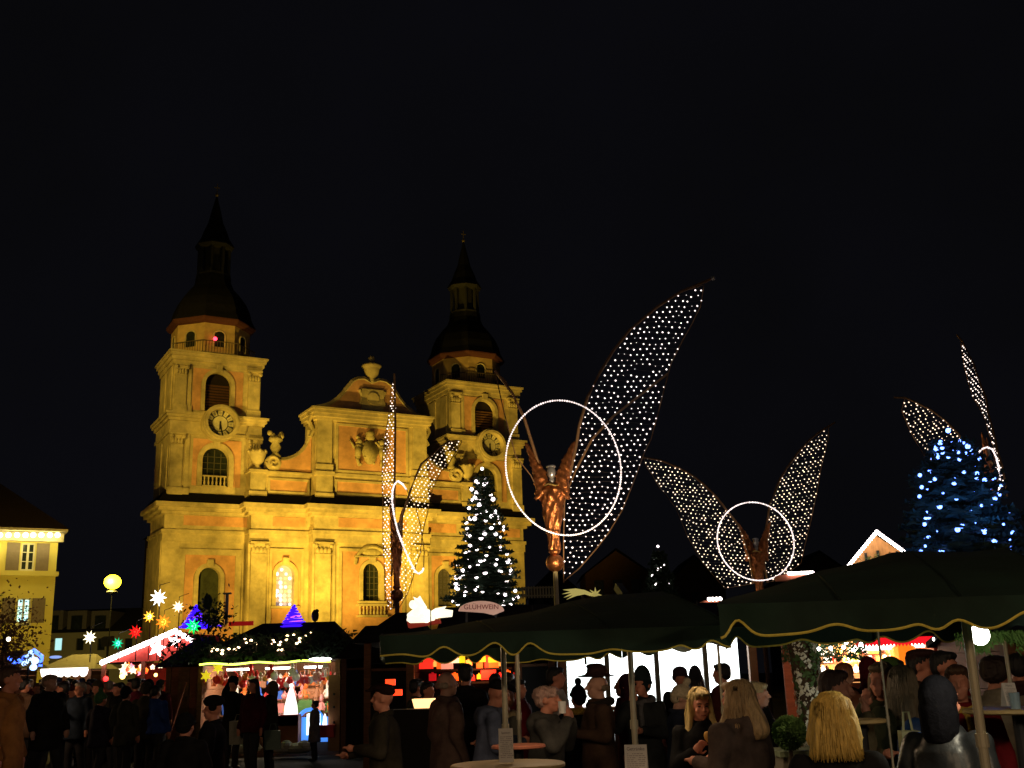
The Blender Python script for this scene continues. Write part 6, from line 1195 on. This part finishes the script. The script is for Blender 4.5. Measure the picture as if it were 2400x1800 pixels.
P(1396, 1552, 11.4, -80, 'man in a wide brimmed dark hat and long brown coat', (.085, .05, .034), .42, 'brim', (.05, .028, .028), hair='fringe', hairc=(.2, .15, .1), arms=('hold', 'hold'), collar=((.02, .015, .012), 'fur'), wide=1.12, sk=skin2)
P(1501, 1555, 11.6, -30, 'person in a tall dark beanie holding food right of the menu pole', (.025, .028, .03), .7, 'tall', (.02, .03, .035), arms=('mouth', 'hold'), collar=((.10, .10, .11), 'scarf'))
P(1474, 1573, 12.6, -100, 'hunched person with a dark red hood left of the second menu pole', (.10, .02, .03), .7, 'hood', (.05, .015, .03), lean=.05)
P(1586, 1588, 11.5, 80, 'woman in a cream bobble hat and dark navy jacket', NAVY, .8, 'pom', (.62, .52, .36), hair='short', hairc=BK, arms=('hold', 'hold'), tilt=24, wide=1.12, sk=skin2)
P(1592, 1560, 15.0, 180, 'small dark head in a fur hat against the white panel', BK, .7, 'furhat', (.05, .03, .05))
P(1628, 1556, 15.0, 165, 'long haired dark figure in a tall cap against the white panel', BK, .7, 'tall', (.03, .03, .04), hair='long', hairc=BK)
P(1688, 1553, 14.0, -120, 'dark haired person in a maroon coat behind the thin rear pole', (.12, .03, .03), .7, hair='short', hairc=BK, arms=('hold', 'fwd'))
bw, bh = P(1636, 1612, 8.5, 8, 'blonde woman in black eating, facing the viewer with a bread roll in hand', BK, .75, hair='long', hairc=(.52, .38, .14), arms=('chest', 'roll'), fine=True, eyes=True, sk=skin, tilt=12, zmin=.88)
P(1722, 1593, 7.8, -140, 'older woman with long ash blonde hair in a grey-brown hooded coat', (.095, .065, .055), .5, hair='long', hairc=(.42, .27, .13), hood=1, arms=('hold', 'hold'), wide=1.16, zmin=.88)
P(1776, 1597, 10.4, 70, 'woman with a pale curly cap and dark coat right of the ash blonde woman', BK, .7, hair='curly', hairc=(.52, .45, .26), sk=skin2)
P(1944, 1622, 5.3, 172, 'blonde bob haired woman seen from behind in a black jacket, near the lamp', BK, .75, hair='bob', hairc=(.62, .42, .10), arms=('fwd', 'fwd'), fine=True, wide=.98, zmin=.89)
P(1955, 1568, 7.6, 80, 'dark haired woman in profile with a grey fur collar behind the blonde bob', (.10, .085, .05), .7, hair='short', hairc=(.05, .022, .015), collar=((.25, .2, .11), 'hood'), arms=('mouth', 'hold'))
P(1977, 1552, 10.4, 150, 'brown haired person in rusty brown behind the profile woman', (.12, .05, .03), .7, hair='short', hairc=(.18, .07, .03))
P(2029, 1532, 11.2, 180, 'person in a pointed dark hood before the lit shelves', (.03, .012, .012), .7, 'hood', (.08, .01, .015))
P(2060, 1552, 8.2, -50, 'long brown haired woman in an olive coat carrying a blue backpack', (.05, .055, .03), .6, hair='long', hairc=(.16, .11, .06), arms=('mouth', 'hold'))
P(2092, 1536, 10.4, 75, 'person in a dark green beanie in profile before the orange cask', (.03, .015, .02), .7, 'beanie', (.05, .10, .03), hair='short', hairc=BK)
P(2155, 1518, 9.6, 60, 'man in a dark flat cap with a fur trimmed hood on his back', (.05, .03, .022), .7, 'flat', (.04, .02, .02), hood=1, collar=((.32, .25, .13), 'hood'), hair='short', hairc=BK)
P(2212, 1524, 9.2, 40, 'dark haired man in red and black left of the thick pole', (.25, .02, .02), .7, hair='short', hairc=BK, sk=skin)
P(2200, 1570, 5.9, 128, 'person in a black hood and shiny black leather jacket, near the thick pole', (.016, .018, .02), .72, 'hood', (.006, .006, .008), arms=('down', 'pocket'), rough=.38, wide=1.06, fine=True, sk=skin, zmin=.88)
P(2240, 1556, 7.7, -20, 'person with a yellow scarf and dark red sleeve left of the thick pole', (.20, .015, .02), .7, hair='short', hairc=(.08, .04, .02), collar=((.5, .33, .1), 'scarf'), sk=skin)
P(2318, 1535, 8.4, 140, 'man in a grey-beige jacket seen from behind right of the thick pole', (.22, .19, .14), .78, hair='short', hairc=(.03, .015, .01), lean=.06, wide=1.25, arms=('hold', 'hold'))
P(2378, 1530, 10.2, 170, 'dark brown clothed person at the right edge under the fir garland', (.06, .025, .02), .6, hair='short', hairc=BK)
P(2108, 1560, 7.9, 178, 'olive jacketed person wearing the blue backpack, seen from behind', (.045, .05, .028), .6, hair='long', hairc=(.14, .11, .07), extra='backpack')
# left of the canopies
P(907, 1600, 10.4, -95, 'dark clothed man in a beret with his arm stretched left of the canopy', (.035, .03, .022), .6, 'flat', (.02, .01, .01), arms=('fwd', 'hold'), lean=.03)
P(1003, 1597, 15.4, 60, 'vendor in an orange-brown jacket beside the lit tray', (.36, .15, .02), .7, hair='short', hairc=BK, arms=('hold', 'hold'))
P(978, 1590, 15.9, 120, 'dark person in an olive coat left of the orange-brown vendor', (.05, .05, .03), .7, hair='short', hairc=BK)
# gift stall shoppers
P(548, 1583, 23.5, 160, 'shopper in black with a flat topped hat raising one arm', BK, .7, 'furhat', BK, arms=('down', 'up'))
P(594, 1590, 21.0, -25, 'long dark haired woman in a deep red coat before the gift stall', (.055, .008, .014), .82, hair='long', hairc=BK, arms=('down', 'down'), step=.08)
P(635, 1592, 22.5, -60, 'shopper in a grey-olive hood right of the red coated woman', (.05, .05, .035), .7, 'hood', (.10, .09, .05), arms=('down', 'fwd'))
P(738, 1650, 25.6, -100, 'small grey clothed person browsing at the blue display', (.16, .14, .13), .55, hair='short', hairc=BK, H=1.3)
P(500, 1627, 12.5, -90, 'black silhouetted person with a bulky fur hat in the dark before the huts', BK, .5, 'furhat', BK, wide=1.1)
P(438, 1668, 11.0, 170, 'black silhouetted child-sized figure left of the bulky fur hat', BK, .5, 'beanie', BK, wide=1.15)
for px, pyt, Y, f, hp, lb, kw in ((395, 1725, 12.2, 150, None, 'crouching dark figure at the bottom edge left of centre', dict(coat=(.022, .02, .02), hat='hood', hatc=(.02, .018, .018), H=1.15, wide=1.5)),):
    P(px, pyt, Y, f, lb, **kw)
# walkers on the left
C_ = [((120, 1580, 20.5, 60), 'walker in a long black coat striding with his shoe forward', dict(coat=(.016, .016, .016), hem=.6, hair='short', hairc=(.3, .2, .15), step=.2, wide=1.25, sk=skin2)),
      ((28, 1560, 12.5, 90), 'blurred person in an orange-brown coat cut by the left edge', dict(coat=(.30, .13, .04), hem=.5, hair='short', hairc=(.06, .03, .02))),
      ((60, 1590, 23.0, 150), 'dark haired walker in a brown jacket right of the leafy tree', dict(coat=(.09, .05, .03), hair='short', hairc=BK)),
      ((88, 1600, 25.0, 20), 'person in a dull red jacket between the black coat and the tree', dict(coat=(.13, .025, .02), hair='short', hairc=(.1, .05, .02))),
      ((155, 1594, 28.0, 170), 'dark figure just right of the long black coat', dict(coat=BK, hair='short', hairc=BK)),
      ((178, 1592, 30.0, 200), 'purple-grey clothed figure under the white awning', dict(coat=(.04, .03, .06), hair='short', hairc=BK)),
      ((205, 1596, 26.0, 10), 'person in a greyish scarf left of the green hatted walker', dict(coat=(.07, .07, .08), hair='short', hairc=BK, arms=('hold', 'down'))),
      ((240, 1612, 21.0, 150), 'walker in a dark green knitted hat with light boots', dict(coat=(.022, .02, .035), hat='pom', hatc=(.06, .16, .07), step=.12, wide=1.15)),
      ((276, 1600, 24.0, -30), 'dark person holding something bright left of the maroon coat', dict(coat=BK, hair='short', hairc=BK, arms=('hold', 'hold'))),
      ((298, 1606, 20.5, 165), 'dark olive walker left of the maroon coated one', dict(coat=(.04, .04, .03), hat='beanie', hatc=BK, step=.1)),
      ((322, 1588, 23.0, 175), 'walker in a maroon jacket seen from behind', dict(coat=(.16, .02, .045), hair='short', hairc=BK)),
      ((352, 1590, 25.0, 160), 'dark figure under the yellow lamp by the plank hut', dict(coat=BK, hat='beanie', hatc=BK)),
      ((366, 1606, 22.0, 160), 'person in a royal blue jacket with a grey back panel', dict(coat=(.02, .05, .22), hem=.85, hair='short', hairc=BK, wide=1.2)),
      ((140, 1586, 36.0, 180), 'far figure before the white awning, left one', dict(coat=(.05, .02, .02), hair='short', hairc=BK)),
      ((165, 1588, 37.0, 160), 'far figure before the white awning, middle one', dict(coat=(.06, .03, .03), hair='short', hairc=BK)),
      ((193, 1588, 36.0, 200), 'far figure before the white awning, right one', dict(coat=(.04, .02, .03), hair='short', hairc=BK)),
      ((222, 1590, 35.0, 150), 'far figure between the white awning and the star stall', dict(coat=(.04, .03, .02), hair='short', hairc=BK)),
      ((8, 1600, 26.0, 120), 'dark brown figure farthest left behind the orange-brown coat', dict(coat=(.07, .04, .02), hair='short', hairc=BK))]
rn_ = random.Random(77)
for i_, (px_, Y_) in enumerate([(45, 27), (72, 33), (101, 30), (112, 24), (132, 27), (148, 23.5), (168, 25), (188, 22.5), (215, 29), (229, 24), (254, 27), (263, 31), (286, 28), (310, 27), (335, 29), (345, 22), (378, 27)]):
    dk = rn_.choice([(.03, .02, .02), (.015, .015, .02), (.06, .03, .02), (.02, .03, .05), (.07, .015, .02), (.05, .045, .03)])
    P(px_, rn_.uniform(1588, 1602), Y_, rn_.uniform(0, 360), 'dark clothed visitor in the dense crowd left of the plank hut', coat=dk, hair='short' if i_ % 3 else None, hairc=rn_.choice([BK, (.12, .06, .03), (.3, .25, .2)]), hat=None if i_ % 3 else 'beanie', hatc=dk, arms=rn_.choice([('down', 'down'), ('hold', 'down'), ('hold', 'hold'), ('fwd', 'down')]), step=rn_.uniform(-.12, .12), wide=rn_.uniform(1, 1.2))[0]['group'] = 'dark visitors in the left crowd'
for (px, pyt, Y, f), lb, kw in C_: P(px, pyt, Y, f, lb, **kw)
# bread roll, bags, hands' things
s3 = bh; br = MB(); q = at(1664, 1730, 8.22); br.ell((0, 0, 0), (.055, .03, .035), 12, 8, Matrix.Rotation(.9, 3, 'Y')); br.ell((.02, -.012, .03), (.03, .02, .03), 8, 6)
o = br.build('bread_roll', mat('golden_bread', (.5, .27, .06), .7, var=.3, scale=30, bump=.4), None, True); o.location = q; tag(o, 'golden bread roll in the hand of the blonde woman', 'bread roll')
def sack(px, pyt, Y, w_, h_, c, lb):
    p = at(px, pyt, Y); m = MB(); k = [(-w_, -.05, 0), (w_, -.05, 0), (w_, .05, 0), (-w_, .05, 0), (-w_*1.05, -.06, h_), (w_*1.05, -.06, h_), (w_*.9, .05, h_*1.02), (-w_*.9, .05, h_*1.02)]
    m.add(k, [(0, 3, 2, 1), (4, 5, 6, 7), (0, 1, 5, 4), (1, 2, 6, 5), (2, 3, 7, 6), (3, 0, 4, 7)]); m.tube([(-w_*.5, 0, h_), (-w_*.3, 0, h_+.12), (w_*.3, 0, h_+.12), (w_*.5, 0, h_)], .008, 4)
    o = m.build('shopping_bag', mat('bag_%d' % int(px), c, .6, var=.15, scale=10)); o.location = (p.x, Y, p.z-h_); tag(o, lb, 'bag')
sack(2128, 1713, 7.6, .06, .18, (.55, .6, .38), 'pale greenish white bag hanging below the blue backpack')
sack(560, 1690, 21.5, .16, .42, (.32, .31, .24), 'large grey-white plastic bag left of the red coated woman')
sack(640, 1712, 21.8, .15, .35, (.14, .20, .17), 'grey-green carrier bag right of the red coated woman')
m = MB(); m.lathe([(.03, 0), (.035, .1), (.03, .1)], n=12); o = m.build('cup', mat('cup_white', (.6, .6, .6), .4)); o.location = at(1318, 1672, 9.7); tag(o, 'pale cup held low beside the grey curly haired woman', 'cup')
m = MB(); m.lathe([(.028, 0), (.03, .09), (.03, .095)], n=12); o = m.build('cup', mat('cup_bluegrey', (.25, .35, .42), .4)); o.location = (at(2380, 1650, 6.85).x, 6.85, at(2385, 1659, 7.0).z); tag(o, 'blue-grey cup beside the right menu card', 'cup')
# ------------------------------------------------------------------ voxel-merge the figures, add folds
for o, vox, sm in TODO:
    r_ = o.modifiers.new('merge', 'REMESH'); r_.mode = 'VOXEL'; r_.voxel_size = vox
    s_ = o.modifiers.new('soften', 'SMOOTH'); s_.iterations = sm; s_.factor = .5
bpy.context.view_layer.update(); dg = bpy.context.evaluated_depsgraph_get()
import numpy as np
for o, vox, sm in TODO:
    me = bpy.data.meshes.new_from_object(o.evaluated_get(dg)); old = o.data; o.modifiers.clear(); o.data = me
    if not me.materials: me.materials.append(old.materials[0])
    f = o.get('fold', 0); nv = len(me.vertices)
    if f:
        co_ = np.empty(nv*3, 'f'); me.vertices.foreach_get('co', co_); co_ = co_.reshape(-1, 3); no = np.empty(nv*3, 'f'); me.vertices.foreach_get('normal', no); no = no.reshape(-1, 3)
        sd = (sum(map(ord, o.name)) % 97)*.37; x, y, z = co_.T
        if o.get('strand'): a = np.arctan2(y-.03, x); d = .6*np.sin(a*17+3*np.sin(z*9+sd))+.4*np.sin(a*31+sd+z*12)
        else: d = .5*np.sin(x*23+3*np.sin(z*5+sd)+sd)+.35*np.sin(y*27+z*7+sd*2+2*np.sin(x*9))+.35*np.sin(z*19+x*14+2*np.sin(y*11+sd))
        co_ += no*(d*f)[:, None]; me.vertices.foreach_set('co', co_.ravel()); me.update()
    me.polygons.foreach_set('use_smooth', [True]*len(me.polygons))
# lettering as plain meshes
for o in [o for o in bpy.data.objects if o.type == 'FONT']:
    me = bpy.data.meshes.new_from_object(o.evaluated_get(dg)); n_ = MB().build(o.name.split('.')[0], o.data.materials[0], o.parent); n_.data = me; n_.location = o.location; n_.rotation_euler = o.rotation_euler
    if not me.materials: me.materials.append(o.data.materials[0])
    bpy.data.objects.remove(o)
